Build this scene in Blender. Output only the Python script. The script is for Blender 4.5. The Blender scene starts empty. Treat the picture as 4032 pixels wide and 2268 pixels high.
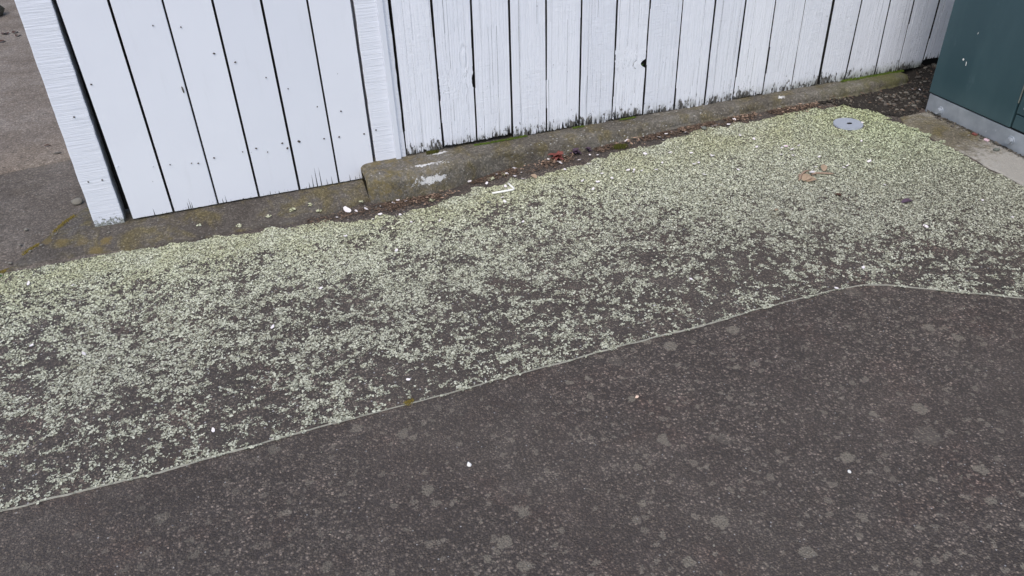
import bpy, bmesh, math, random
import numpy as np
from mathutils import Matrix, Vector

C = bpy.context.scene.collection
sc = bpy.context.scene
random.seed(11)
rng = np.random.default_rng(7)

# ---------------------------------------------------------------- camera, sky, sun, exposure
cam = bpy.data.cameras.new('camera')
co = bpy.data.objects.new('camera', cam); C.objects.link(co)
cam.sensor_fit = 'HORIZONTAL'; cam.sensor_width = 36.0; cam.lens = 27.683
cam.clip_start = 0.05; cam.clip_end = 500
co.matrix_world = Matrix(((0.943316, 0.211785, -0.255541, 0.0),
                          (-0.330437, 0.527216, -0.782850, -2.88957),
                          (-0.031071, 0.822916, 0.567313, 1.44748),
                          (0, 0, 0, 1)))
sc.camera = co

SUN_EL, SUN_AZ = math.radians(58), math.radians(215)     # azimuth clockwise from +Y
w = bpy.data.worlds.new('World'); sc.world = w; w.use_nodes = True
nt = w.node_tree; nt.nodes.clear()
sky = nt.nodes.new('ShaderNodeTexSky'); sky.sky_type = 'NISHITA'; sky.sun_disc = False
sky.sun_elevation = SUN_EL; sky.sun_rotation = SUN_AZ; sky.dust_density = 2.5; sky.air_density = 1.0; sky.ozone_density = 1.0
hs = nt.nodes.new('ShaderNodeHueSaturation'); hs.inputs['Saturation'].default_value = 0.95
bg = nt.nodes.new('ShaderNodeBackground'); bg.inputs['Strength'].default_value = 0.15
wo = nt.nodes.new('ShaderNodeOutputWorld')
nt.links.new(sky.outputs[0], hs.inputs['Color']); nt.links.new(hs.outputs[0], bg.inputs['Color']); nt.links.new(bg.outputs[0], wo.inputs['Surface'])
sl = bpy.data.lights.new('sun', 'SUN'); so = bpy.data.objects.new('sun', sl); C.objects.link(so)
sl.energy = 0.9; sl.angle = math.radians(55); sl.color = (1.0, 0.975, 0.945)
sd = Vector((math.sin(SUN_AZ) * math.cos(SUN_EL), math.cos(SUN_AZ) * math.cos(SUN_EL), math.sin(SUN_EL)))
so.rotation_euler = (-sd).to_track_quat('-Z', 'Y').to_euler(); so.location = sd * 20
vs = sc.view_settings
vs.view_transform = 'Standard'; vs.look = 'None'; vs.gamma = 1.0; vs.exposure = 0.50; vs.use_curve_mapping = False

# ---------------------------------------------------------------- helpers
def tag(o, label=None, cat=None, group=None, kind=None):
    if label: o['label'] = label
    if cat: o['category'] = cat
    if group: o['group'] = group
    if kind: o['kind'] = kind
    return o

def empty(name, loc, label, cat, group=None, rotz=0):
    o = bpy.data.objects.new(name, None); C.objects.link(o)
    o.location = loc; o.rotation_euler = (0, 0, rotz); o.empty_display_size = 0.05
    return tag(o, label, cat, group)

def mesh_obj(name, verts, faces, mat, parent=None, smooth=False):
    me = bpy.data.meshes.new(name); me.from_pydata([tuple(v) for v in verts], [], [tuple(f) for f in faces]); me.update()
    me.materials.append(mat)
    if smooth: me.polygons.foreach_set('use_smooth', [True] * len(me.polygons))
    o = bpy.data.objects.new(name, me); C.objects.link(o)
    if parent is not None: o.parent = parent
    return o

def bm_obj(name, bm, mat, parent=None, smooth=False):
    me = bpy.data.meshes.new(name); bmesh.ops.recalc_face_normals(bm, faces=bm.faces); bm.to_mesh(me); bm.free()
    me.materials.append(mat)
    if smooth: me.polygons.foreach_set('use_smooth', [True] * len(me.polygons))
    o = bpy.data.objects.new(name, me); C.objects.link(o)
    if parent is not None: o.parent = parent
    return o

def big_mesh(name, V, F, mat, smooth=False):
    """V (n,3) float array, F (m,3) int array of triangles."""
    me = bpy.data.meshes.new(name); n, m = len(V), len(F)
    me.vertices.add(n); me.vertices.foreach_set('co', np.ascontiguousarray(V, np.float32).ravel())
    me.loops.add(m * 3); me.loops.foreach_set('vertex_index', np.ascontiguousarray(F, np.int32).ravel())
    me.polygons.add(m); me.polygons.foreach_set('loop_start', np.arange(0, m * 3, 3, dtype=np.int32))
    me.polygons.foreach_set('loop_total', np.full(m, 3, np.int32))
    me.update(calc_edges=True)
    if smooth: me.polygons.foreach_set('use_smooth', np.ones(m, bool))
    me.materials.append(mat)
    o = bpy.data.objects.new(name, me); C.objects.link(o)
    return o

def box_bm(x0, x1, y0, y1, z0, z1, bevel=0.0, seg=2):
    bm = bmesh.new(); bmesh.ops.create_cube(bm, size=1)
    for v in bm.verts:
        v.co = ((x0 + x1) / 2 + v.co.x * (x1 - x0), (y0 + y1) / 2 + v.co.y * (y1 - y0), (z0 + z1) / 2 + v.co.z * (z1 - z0))
    if bevel: bmesh.ops.bevel(bm, geom=list(bm.edges), offset=bevel, segments=seg, affect='EDGES', profile=0.6)
    return bm

def tube(points, radii, n=6):
    V, F = [], []
    P = [Vector(p) for p in points]
    for i, p in enumerate(P):
        d = (P[min(i + 1, len(P) - 1)] - P[max(i - 1, 0)]).normalized()
        a = d.cross(Vector((0, 0, 1)));  a = a.normalized() if a.length > 1e-4 else Vector((1, 0, 0)); b = d.cross(a)
        for k in range(n):
            t = 2 * math.pi * k / n
            V.append(p + (a * math.cos(t) + b * math.sin(t)) * radii[i])
    for i in range(len(P) - 1):
        for k in range(n):
            F.append((i * n + k, i * n + (k + 1) % n, (i + 1) * n + (k + 1) % n, (i + 1) * n + k))
    F.append(tuple(range(n - 1, -1, -1))); F.append(tuple(range((len(P) - 1) * n, len(P) * n)))
    return V, F

def sstep(a, b, x):
    t = np.clip((np.asarray(x) - a) / (b - a), 0, 1); return t * t * (3 - 2 * t)

_T = rng.random((512, 512))
def vnoise(x, y, f, ox=0.0, oy=0.0):
    x = np.asarray(x) * f + ox + 200; y = np.asarray(y) * f + oy + 200
    xi = np.floor(x).astype(int); yi = np.floor(y).astype(int); u = x - xi; v = y - yi
    u = u * u * (3 - 2 * u); v = v * v * (3 - 2 * v)
    g_ = lambda a, b: _T[a % 512, b % 512]
    return (g_(xi, yi) * (1 - u) + g_(xi + 1, yi) * u) * (1 - v) + (g_(xi, yi + 1) * (1 - u) + g_(xi + 1, yi + 1) * u) * v

def ground_z(x, y):
    a = 0.06 * sstep(.5, 1.7, x) * sstep(-1.25, -.1, y)
    b = 0.055 * sstep(-1.8, -.7, y); wt = sstep(2.1, 2.6, x)
    return a + (np.maximum(a, b) - a) * wt
def slab_z(x, y):
    return .03 * sstep(-.17, 0., y)
def gz(x, y): return float(ground_z(x, y))

# ---------------------------------------------------------------- materials
class NB:
    def __init__(self, name):
        self.m = bpy.data.materials.new(name); self.m.use_nodes = True
        self.t = self.m.node_tree; self.t.nodes.clear()
        self.out = self.n('ShaderNodeOutputMaterial'); self.b = self.n('ShaderNodeBsdfPrincipled')
        self.t.links.new(self.b.outputs[0], self.out.inputs[0])
        self.pos = self.n('ShaderNodeNewGeometry').outputs['Position']
        self.oi = self.n('ShaderNodeObjectInfo')
    def n(self, k): return self.t.nodes.new(k)
    def l(self, a, b): self.t.links.new(a, b)
    def put(self, sock, v):
        if hasattr(v, 'is_linked') or hasattr(v, 'links'): self.l(v, sock)
        elif isinstance(v, (tuple, list)) and len(v) == 3 and len(sock.default_value) == 4: sock.default_value = (*v, 1)
        else: sock.default_value = v
    def math(self, op, a, b=0.5, c=0.5, clamp=False):
        q = self.n('ShaderNodeMath'); q.operation = op; q.use_clamp = clamp
        for s, v in zip(q.inputs, (a, b, c)): self.put(s, v)
        return q.outputs[0]
    def vmul(self, v, s):
        q = self.n('ShaderNodeVectorMath'); q.operation = 'MULTIPLY'; self.put(q.inputs[0], v); self.put(q.inputs[1], s); return q.outputs[0]
    def vadd(self, v, s):
        q = self.n('ShaderNodeVectorMath'); q.operation = 'ADD'; self.put(q.inputs[0], v); self.put(q.inputs[1], s); return q.outputs[0]
    def vdist(self, v, p):
        q = self.n('ShaderNodeVectorMath'); q.operation = 'DISTANCE'; self.put(q.inputs[0], v); self.put(q.inputs[1], p); return q.outputs['Value']
    def sep(self, v):
        q = self.n('ShaderNodeSeparateXYZ'); self.put(q.inputs[0], v); return q.outputs
    def comb(self, x, y, z):
        q = self.n('ShaderNodeCombineXYZ')
        for s, v in zip(q.inputs, (x, y, z)): self.put(s, v)
        return q.outputs[0]
    def noise(self, v, scale, detail=4, rough=.55, dist=0.0, col=False):
        q = self.n('ShaderNodeTexNoise'); self.put(q.inputs['Vector'], v); q.inputs['Scale'].default_value = scale
        q.inputs['Detail'].default_value = detail; q.inputs['Roughness'].default_value = rough; q.inputs['Distortion'].default_value = dist
        return q.outputs['Color' if col else 'Fac']
    def vor(self, v, scale, feature='F1', rand=1.0):
        q = self.n('ShaderNodeTexVoronoi'); self.put(q.inputs['Vector'], v); q.inputs['Scale'].default_value = scale; q.feature = feature
        q.inputs['Randomness'].default_value = rand
        return q.outputs
    def ramp(self, f, stops, interp='LINEAR'):
        q = self.n('ShaderNodeValToRGB'); self.put(q.inputs[0], f); e = q.color_ramp.elements; q.color_ramp.interpolation = interp
        while len(e) < len(stops): e.new(0.5)
        for el, (p, c) in zip(e, stops):
            el.position = p; el.color = (*c, 1) if isinstance(c, (tuple, list)) else (c, c, c, 1)
        return q.outputs[0]
    def sm(self, f, a, b, to0=0.0, to1=1.0):
        q = self.n('ShaderNodeMapRange'); q.interpolation_type = 'SMOOTHSTEP'; self.put(q.inputs['Value'], f)
        for k, v in (('From Min', a), ('From Max', b), ('To Min', to0), ('To Max', to1)): self.put(q.inputs[k], v)
        return q.outputs[0]
    def mix(self, f, a, b, mode='MIX'):
        q = self.n('ShaderNodeMix'); q.data_type = 'RGBA'; q.blend_type = mode
        self.put(q.inputs['Factor'], f); self.put(q.inputs['A'] if False else q.inputs[6], a); self.put(q.inputs[7], b); return q.outputs[2]
    def hsv(self, c, h=.5, s=1., v=1.):
        q = self.n('ShaderNodeHueSaturation'); self.put(q.inputs['Color'], c); self.put(q.inputs['Hue'], h); self.put(q.inputs['Saturation'], s); self.put(q.inputs['Value'], v); return q.outputs[0]
    def bump(self, h, strength=.5, dist=.002, prev=None):
        q = self.n('ShaderNodeBump'); self.put(q.inputs['Height'], h); q.inputs['Strength'].default_value = strength; q.inputs['Distance'].default_value = dist
        if prev is not None: self.l(prev, q.inputs['Normal'])
        return q.outputs[0]
    def fin(self, col, rough=.8, normal=None, spec=.3, metal=0.0):
        self.put(self.b.inputs['Base Color'], col); self.put(self.b.inputs['Roughness'], rough); self.put(self.b.inputs['Metallic'], metal)
        self.b.inputs['Specular IOR Level'].default_value = spec
        if normal is not None: self.l(normal, self.b.inputs['Normal'])
        return self.m

def asphalt(name, tone, spots, hue_a, hue_b):
    k = NB(name); p = k.pos
    wob = k.vadd(p, k.vmul(k.noise(p, 90, 2, col=True), (.006, .006, .0)))
    v1 = k.vor(wob, 165); v2 = k.vor(wob, 330); v3 = k.vor(p, 60)
    base = k.ramp(k.noise(p, 3.2, 5, .6), [(.3, hue_a), (.7, hue_b)])
    base = k.mix(k.sm(k.noise(p, 11, 5, .65), .42, .68), base, k.hsv(base, .5, .95, 1.35))
    rnd = k.sep(v1['Color'])[0]
    stone = k.ramp(rnd, [(0, .60), (.5, .78), (.66, 1.15), (.88, 1.65), (.96, 2.2), (.99, 3.0)])
    base = k.mix(1.0, base, k.ramp(k.noise(p, 1.5, 5, .62), [(.30, .80), (.5, 1.0), (.70, 1.20)]), 'MULTIPLY')
    base = k.mix(k.sm(k.noise(k.vadd(p, (3.1, 7.7, 0)), 4.5, 4, .6), .52, .72, 0, .55), base, k.mix(1.0, base, (1.12, .93, .90), 'MULTIPLY'))
    wear = k.sm(k.noise(k.vadd(p, (9.3, 1.2, 0)), 2.0, 4, .6), .38, .62, .45, 1.0)
    col = k.mix(wear, base, k.mix(1.0, base, stone, 'MULTIPLY'))
    rnd2 = k.sep(v2['Color'])[1]
    col = k.mix(1.0, col, k.ramp(rnd2, [(0, .8), (.6, 1.0), (.9, 1.15), (.98, 1.7)]), 'MULTIPLY')
    col = k.mix(k.sm(v1['Distance'], .34, .56, 0, .6), col, (.034, .029, .029))
    # small pale grit
    g3 = k.math('MULTIPLY', k.math('GREATER_THAN', k.sep(v3['Color'])[2], .93), k.math('LESS_THAN', v3['Distance'], .16))
    col = k.mix(g3, col, (.30, .29, .28))
    if spots:
        pd = k.vadd(p, k.vmul(k.vadd(k.noise(p, 55, 3, .6, col=True), (-.5, -.5, -.5)), (.030, .030, 0)))
        pd = k.vadd(pd, k.vmul(k.vadd(k.noise(p, 170, 3, .6, col=True), (-.5, -.5, -.5)), (.013, .013, 0)))
        for sc_, thr, amt, c2 in ((15.0, .54, .9, (.20, .176, .138)), (29.0, .26, .8, (.19, .164, .13)), (46.0, .42, .85, (.21, .182, .145)), (8.5, .80, .4, (.185, .162, .13))):
            v = k.vor(pd, sc_); r = k.sep(v['Color'])
            rad = k.math('MULTIPLY_ADD', r[1], .24, .07)
            mask = k.math('MULTIPLY', k.math('GREATER_THAN', r[0], thr), k.sm(k.math('SUBTRACT', v['Distance'], rad), -.02, .02, 1, 0))
            xs = k.sep(p)
            reg = k.sm(k.math('ADD', k.math('MULTIPLY', xs[0], .8), k.noise(p, 2.2, 3)), -.1, 1.1, .4, 1.0)
            grain = k.sm(k.noise(p, 260, 3, .7), .34, .60, .30, 1.0)
            f = k.math('MULTIPLY', k.math('MULTIPLY', mask, amt), k.math('MULTIPLY', reg, grain))
            col = k.mix(f, col, c2)
    h = k.math('ADD', k.math('MULTIPLY', k.sm(v1['Distance'], .0, .7, 1, 0), k.math('MULTIPLY_ADD', rnd, .6, .4)),
               k.math('MULTIPLY', k.sm(v2['Distance'], 0, .7, 1, 0), .35))
    nrm = k.bump(h, .9, .0032)
    return k.fin(k.hsv(col, .5, 1, tone), .78, nrm, .35)

M = {}
M['asphalt_low'] = asphalt('asphalt_low', 1.0, True, (.089, .069, .055), (.096, .079, .063))
M['asphalt_up'] = asphalt('asphalt_up', 1.0, False, (.092, .073, .057), (.100, .082, .065))

def concrete(name, c0, c1, c2, olive=.4, speck=.5, mustard=(), splash=()):
    k = NB(name); p = k.pos
    col = k.ramp(k.noise(p, 5, 6, .62), [(.32, c0), (.5, c1), (.7, c2)])
    col = k.mix(k.math('MULTIPLY', k.sm(k.noise(p, 9, 5, .65, .4), .46, .66), olive), col, (.13, .105, .042))
    col = k.mix(k.sm(k.noise(p, 34, 5, .7), .52, .72, 0, .55), col, (.05, .043, .036))
    v = k.vor(k.vadd(p, k.vmul(k.noise(p, 120, 2, col=True), (.004,) * 3)), 170); rn = k.sep(v['Color'])[0]
    col = k.mix(1.0, col, k.ramp(rn, [(0, .74), (.5, .96), (.8, 1.15), (.95, 1.55)]), 'MULTIPLY')
    v4 = k.vor(p, 75); r4 = k.sep(v4['Color'])
    f4 = k.math('MULTIPLY', k.math('MULTIPLY', k.math('GREATER_THAN', r4[0], .86), k.sm(v4['Distance'], .12, .25, 1, 0)), speck)
    col = k.mix(f4, col, (.42, .42, .38))
    for (x, y, z, r, a, cc) in mustard:
        d = k.math('ADD', k.vdist(p, (x, y, z)), k.math('MULTIPLY', k.math('SUBTRACT', k.noise(p, 45, 4, .65), .5), r * 1.6))
        col = k.mix(k.math('MULTIPLY', k.sm(d, r * .45, r, 1, 0), a), col, cc)
    nrm = k.bump(k.noise(p, 160, 5, .7), .55, .003)
    nrm = k.bump(k.math('ADD', k.sm(v['Distance'], 0, .6, 1, 0), k.math('MULTIPLY', k.noise(p, 28, 4), 2.0)), .5, .0025, nrm)
    return k.fin(col, .88, nrm, .2)

MUST = (.17, .125, .045); WHT = (.72, .71, .69); SPL = []
M['slab'] = concrete('slab_concrete', (.066, .056, .047), (.092, .080, .068), (.128, .116, .10), .65, .35,
    [(-.770, -.052, .023, .03, .5, MUST), (-.817, -.03, .027, .025, .5, MUST), (-.618, -.087, .0145, .026, .75, MUST), (-.657, -.131, .004, .032, .6, MUST), (-.70, -.069, .019, .03, .4, MUST)])
M['path_dark'] = concrete('path_concrete_dark', (.100, .083, .068), (.128, .108, .090), (.165, .142, .12), .06, .5)
M['path_light'] = concrete('path_concrete_pale', (.150, .122, .098), (.190, .158, .130), (.23, .198, .168), .05, .3)
M['kerb'] = concrete('kerb_concrete', (.090, .079, .065), (.135, .122, .101), (.18, .168, .145), .6, .55)
M['pad'] = concrete('pad_concrete', (.12, .105, .075), (.18, .16, .12), (.26, .245, .21), .75, .25, [(2.70, -.98, .05, .30, .75, (.42, .40, .36))])
M['stone'] = concrete('mossy_stone', (.05, .045, .035), (.10, .085, .065), (.18, .165, .135), .5, .4)

def paint(name, kind):
    """white paint over timber; kind: dressed (gate), rough (fence), sawn (posts)"""
    k = NB(name); p = k.pos; rnd = k.oi.outputs['Random']
    off = k.comb(k.math('MULTIPLY', rnd, 37.0), 0.0, k.math('MULTIPLY', rnd, 91.0))
    q = k.vadd(p, off); s = k.sep(p)
    white = k.mix(rnd, (.735, .76, .82), (.80, .82, .87))
    white = k.mix(k.sm(k.noise(q, 5, 4), .4, .75, 0, .22), white, (.70, .72, .78))
    def stretch(v, a, b, c): return k.vmul(v, (a, b, c))
    grain = k.noise(stretch(q, 1, 1, .06), 190, 4, .65)
    if kind == 'dressed':
        nrm = k.bump(grain, .10, .001)
        nrm = k.bump(k.noise(q, 420, 2), .05, .0006, nrm)
        hb = k.math('SUBTRACT', s[2], .045)
        m = k.sm(k.math('SUBTRACT', k.noise(stretch(q, 1, 1, .35), 150, 4, .7), k.math('MULTIPLY', hb, 5.0)), .56, .64, 0, .9)
        dots = k.vor(stretch(q, 1, 1, .6), 42); dm = k.math('MULTIPLY', k.math('GREATER_THAN', k.sep(dots['Color'])[0], .955), k.sm(dots['Distance'], .04, .09, 1, 0))
        col = k.mix(k.math('MULTIPLY', dm, .55), white, (.22, .22, .22))
        col = k.mix(k.sm(k.noise(stretch(q, 1, 1, .15), 26, 4), .55, .75, 0, .10), col, (.55, .56, .58))
        col = k.mix(k.math('MULTIPLY', m, .8), col, (.10, .105, .09))
        return k.fin(col, .42, nrm, .4)
    if kind == 'rough':
        arcs = k.n('ShaderNodeTexWave'); arcs.wave_type = 'BANDS'; arcs.bands_direction = 'X'; arcs.wave_profile = 'SAW'
        k.put(arcs.inputs['Vector'], stretch(q, 1, 1, .16)); arcs.inputs['Scale'].default_value = 22
        arcs.inputs['Distortion'].default_value = 14; arcs.inputs['Detail'].default_value = 2.2; arcs.inputs['Detail Scale'].default_value = 1.1
        saw = k.noise(stretch(q, .06, 1, 1.0), 230, 3, .6)
        saw_amt = k.sm(k.noise(stretch(q, .5, 1, .35), 7, 2), .42, .65, .1, 1.0)
        kn = k.vor(stretch(q, 1, 0, .33), 6.2); kr = k.sep(kn['Color'])[1]
        kring = k.math('MULTIPLY', k.math('SINE', k.math('MULTIPLY', kn['Distance'], 120)), k.math('MULTIPLY', k.sm(kn['Distance'], .03, .22, 1, 0), k.math('GREATER_THAN', kr, .45)))
        hgt = k.math('ADD', k.math('MULTIPLY', arcs.outputs['Fac'], .55), k.math('MULTIPLY', grain, .7))
        hgt = k.math('ADD', hgt, k.math('MULTIPLY', k.math('MULTIPLY', saw, saw_amt), .9))
        hgt = k.math('ADD', hgt, k.math('MULTIPLY', kring, 1.1))
        hgt = k.math('ADD', hgt, k.math('MULTIPLY', k.noise(q, 24, 4), 1.2))
        nrm = k.bump(hgt, .9, .0024)
        # flaking: fine vertical ticks, densest near the foot and along board edges
        hb = k.math('SUBTRACT', s[2], .105)
        tick = k.noise(stretch(q, 1, 1, .11), 330, 3, .72)
        blot = k.noise(stretch(q, 1, 1, .4), 16, 4, .6)
        foot = k.sm(hb, -.01, .13, 1, 0); foot = k.math('MULTIPLY', k.math('MULTIPLY', foot, foot), k.sm(k.noise(k.comb(s[0], 0.0, 0.0), 9, 2), .35, .65, .35, 1.05))
        lvl = k.math('ADD', k.math('MULTIPLY', foot, .09), k.math('MULTIPLY', k.math('SUBTRACT', blot, .5), .36))
        lvl = k.math('ADD', lvl, k.math('MULTIPLY', k.sm(hb, .0, .5, 1, 0), .05))
        m = k.sm(k.math('ADD', tick, lvl), .74, .80)
        chip = k.noise(stretch(q, 1, 1, .42), 85, 5, .68)
        m = k.math('MAXIMUM', m, k.sm(k.math('ADD', chip, k.math('MULTIPLY', foot, .34)), .68, .76))
        dark = k.ramp(k.noise(stretch(q, 1, 1, .1), 120, 3), [(.3, (.028, .027, .026)), (.55, (.11, .105, .095)), (.8, (.27, .26, .24))])
        dirt = k.math('MULTIPLY', k.sm(hb, -.01, .06, .8, 0), k.sm(k.noise(stretch(q, 1, 1, .6), 38, 5, .65), .35, .62))
        col = k.mix(dirt, white, (.30, .31, .28))
        alg = k.math('MULTIPLY', k.sm(hb, .0, .05, 1, 0), k.sm(s[0], 1.9, 2.9, 0, .5))
        col = k.mix(alg, col, (.13, .16, .08))
        col = k.mix(m, col, dark)
        nrm = k.bump(k.math('SUBTRACT', 1.0, m), .6, .0012, nrm)
        return k.fin(col, .55, nrm, .35)
    # sawn posts: horizontal ridges
    ridge = k.noise(stretch(q, .05, 1, 1.0), 170, 4, .6)
    big = k.noise(stretch(q, .12, 1, 1.0), 45, 3, .5)
    nrm = k.bump(k.math('ADD', ridge, k.math('MULTIPLY', big, .9)), .9, .0023)
    hb = k.math('SUBTRACT', s[2], .03)
    m = k.sm(k.math('SUBTRACT', k.noise(q, 75, 4, .7), k.math('MULTIPLY', hb, 6.0)), .30, .42)
    mud = k.ramp(k.noise(q, 180, 3), [(.35, (.05, .05, .04)), (.5, (.17, .18, .14)), (.7, (.42, .44, .40))])
    col = k.mix(k.math('MULTIPLY', m, .9), white, mud)
    return k.fin(col, .5, nrm, .35)

M['dressed'] = paint('white_paint_dressed', 'dressed')
M['rough'] = paint('white_paint_flaking', 'rough')
M['sawn'] = paint('white_paint_sawn', 'sawn')

def plain(name, c, rough=.7, var=.25, scale=60, metal=0, spec=.3, bump=.3, island=False):
    k = NB(name)
    f = k.noise(k.pos, scale, 4, .6)
    if island:
        gm = k.n('ShaderNodeNewGeometry'); f = k.math('ADD', k.math('MULTIPLY', f, .3), k.math('MULTIPLY', gm.outputs['Random Per Island'], .7))
    col = k.mix(f, tuple(v * (1 - var) for v in c), tuple(min(1, v * (1 + var)) for v in c))
    return k.fin(col, rough, k.bump(k.noise(k.pos, scale * 4, 3), bump, .001), spec, metal)

M['wood_and_shade'] = plain('weathered_timber_and_gap_shade', (.020, .019, .018), .9, .4, 40)  # rails, plus near-black colour standing in for shade in the gaps
M['white_smooth'] = plain('white_batten_paint', (.72, .745, .80), .4, .04, 8, bump=.05)
M['rust'] = plain('rusty_nail', (.075, .058, .048), .8, .4, 300)
M['petal'] = plain('petal', (.74, .69, .68), .6, .08, 120, bump=.1)
M['petal_pink'] = plain('petal_pink', (.72, .52, .56), .6, .1, 120, bump=.1)
M['pebble'] = plain('pebble', (.10, .088, .074), .8, .45, 40, bump=.4)
M['pebble_pale'] = plain('pebble_pale', (.19, .175, .145), .8, .3, 40, bump=.4)
M['pebble_green'] = plain('pebble_grey_green', (.16, .17, .145), .8, .3, 60, bump=.4)
M['quartz'] = plain('white_stone', (.78, .76, .72), .6, .12, 90, bump=.4)
M['orange_stone'] = plain('orange_white_stone', (.75, .55, .42), .6, .3, 160, bump=.3)
M['litter'] = plain('leaf_litter', (.125, .085, .06), .85, .85, 160, island=True)
M['soil'] = plain('soil', (.030, .025, .020), .95, .5, 70, bump=1.0)
M['grit'] = plain('soil_grit', (.10, .088, .07), .85, .8, 200, island=True)
M['moss'] = plain('moss_bright', (.075, .115, .012), .9, .5, 200, island=True)
M['moss_dark'] = plain('moss_dark', (.055, .058, .008), .9, .5, 200, island=True)
M['moss_gold'] = plain('moss_gold', (.17, .13, .03), .9, .5, 200, island=True)
M['weed_red'] = plain('weed_red', (.19, .060, .048), .5, .5, 90, island=True, bump=.2)
M['weed_purple'] = plain('weed_purple', (.085, .055, .08), .55, .5, 90, island=True, bump=.2)
M['green_leaf'] = plain('green_leaf', (.07, .16, .02), .5, .3, 60)
M['twig'] = plain('dry_twig', (.31, .225, .165), .8, .35, 120)
M['brown_leaf'] = plain('brown_leaf', (.36, .265, .18), .7, .4, 80)
M['leaf_dark'] = plain('dark_leaf', (.075, .035, .022), .7, .4, 90)
M['straw'] = plain('white_plastic', (.85, .84, .78), .4, .05, 60, bump=.05)
M['cap'] = plain('painted_disc', (.33, .36, .41), .5, .06, 25, bump=.1)
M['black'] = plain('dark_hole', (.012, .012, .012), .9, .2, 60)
M['gum'] = plain('pale_grey_spot', (.27, .27, .265), .75, .35, 140, bump=.6)
M['seam'] = plain('joint_edge', (.34, .33, .275), .85, .35, 70, bump=.6)

def cabinet_paint():
    k = NB('cabinet_green'); p = k.pos
    c = k.mix(k.sm(k.noise(k.vmul(p, (1, 1, .35)), 7, 4, .6), .35, .7), (.028, .064, .076), (.039, .080, .092))
    c = k.mix(k.sm(k.noise(k.vmul(p, (1, 1, .5)), 14, 5, .7), .58, .74, 0, .30), c, (.10, .15, .17))
    c = k.mix(k.sm(k.sep(p)[2], .14, .24, .22, 0), c, (.10, .15, .155))
    return k.fin(c, .42, k.bump(k.noise(p, 500, 2), .06, .0005), .45)
M['cab'] = cabinet_paint()
def galv():
    k = NB('galvanised_steel'); p = k.pos
    v = k.vor(k.vmul(p, (1, 1, 1)), 60)
    c = k.mix(k.sm(k.noise(p, 12, 5, .65), .35, .7), (.30, .33, .36), (.42, .45, .48))
    c = k.mix(k.math('MULTIPLY', k.sep(v['Color'])[0], .25), c, (.40, .43, .47))
    fl = k.vor(k.vmul(p, (1, 1, .5)), 38); c = k.mix(k.math('MULTIPLY', k.math('GREATER_THAN', k.sep(fl['Color'])[0], .93), k.sm(fl['Distance'], .05, .12, .6, 0)), c, (.6, .63, .66))
    return k.fin(c, .5, k.bump(k.noise(p, 60, 4), .15, .001), .5, .35)
M['galv'] = galv()

def lichen_mat():
    k = NB('lichen'); p = k.pos
    isl = k.n('ShaderNodeNewGeometry').outputs['Random Per Island']
    c = k.ramp(isl, [(0, (.17, .165, .11)), (.2, (.36, .365, .255)), (.45, (.51, .525, .38)), (.75, (.60, .615, .46)), (1.0, (.70, .70, .57))])
    s = k.sep(p)
    edge = k.math('MULTIPLY', k.sm(s[1], -.55, -.25), k.sm(k.noise(p, 5, 4), .3, .65))
    c = k.mix(k.math('MULTIPLY', edge, .55), c, k.mix(1.0, c, (.86, .84, .62), 'MULTIPLY'))
    right = k.math('MULTIPLY', k.sm(s[0], 1.9, 2.6), k.sm(s[1], -1.2, -.6))
    c = k.mix(k.math('MULTIPLY', right, .6), c, k.mix(1.0, c, (.93, 1.03, .80), 'MULTIPLY'))
    thin = k.math('MULTIPLY', k.sm(k.math('ADD', s[1], k.math('MULTIPLY', k.noise(p, 3.5, 3), .4)), -.75, -.15, .62, 0), 1.0)
    c = k.mix(thin, c, k.mix(isl, (.20, .195, .15), (.52, .515, .42)))
    c = k.mix(k.sm(k.noise(p, 16, 4, .65), .56, .74, 0, .45), c, (.20, .175, .105))
    return k.fin(c, .9, k.bump(k.noise(p, 500, 3), .5, .001), .15)
M['lichen'] = lichen_mat()

# ---------------------------------------------------------------- ground
def grid_sheet(name, xs, ys, zf, mat, inside=None, smooth=True):
    X, Y = np.meshgrid(xs, ys); Z = zf(X, Y)
    V = np.stack([X, Y, Z], -1).reshape(-1, 3); nx = len(xs); F = []
    for j in range(len(ys) - 1):
        for i in range(nx - 1):
            if inside is None or inside((xs[i] + xs[i + 1]) / 2, (ys[j] + ys[j + 1]) / 2):
                F.append((j * nx + i, j * nx + i + 1, (j + 1) * nx + i + 1, (j + 1) * nx + i))
    return mesh_obj(name, V, F, mat, None, smooth)

road = mesh_obj('ground', [(-60, -60, -.003), (60, -60, -.003), (60, 60, -.003), (-60, 60, -.003)], [(0, 1, 2, 3)], M['asphalt_low'])
tag(road, kind='structure')

SEAM = [(-8.0, -1.34), (-3.0, -1.33), (-0.7753, -1.3148), (-0.4486, -1.3214), (-0.1413, -1.31), (0.2932, -1.302), (0.5484, -1.2958), (0.8717, -1.2894), (1.1075, -1.2906), (1.3053, -1.2828), (1.5538, -1.2793), (1.63, -1.2815), (1.69, -1.290), (1.74, -1.308), (1.79, -1.334), (1.8343, -1.3625), (1.9486, -1.4377), (2.0997, -1.5282), (2.8, -1.96), (3.4, -2.33)]
def seam_y(x): return np.interp(x, [a for a, b in SEAM], [b for a, b in SEAM])
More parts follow.
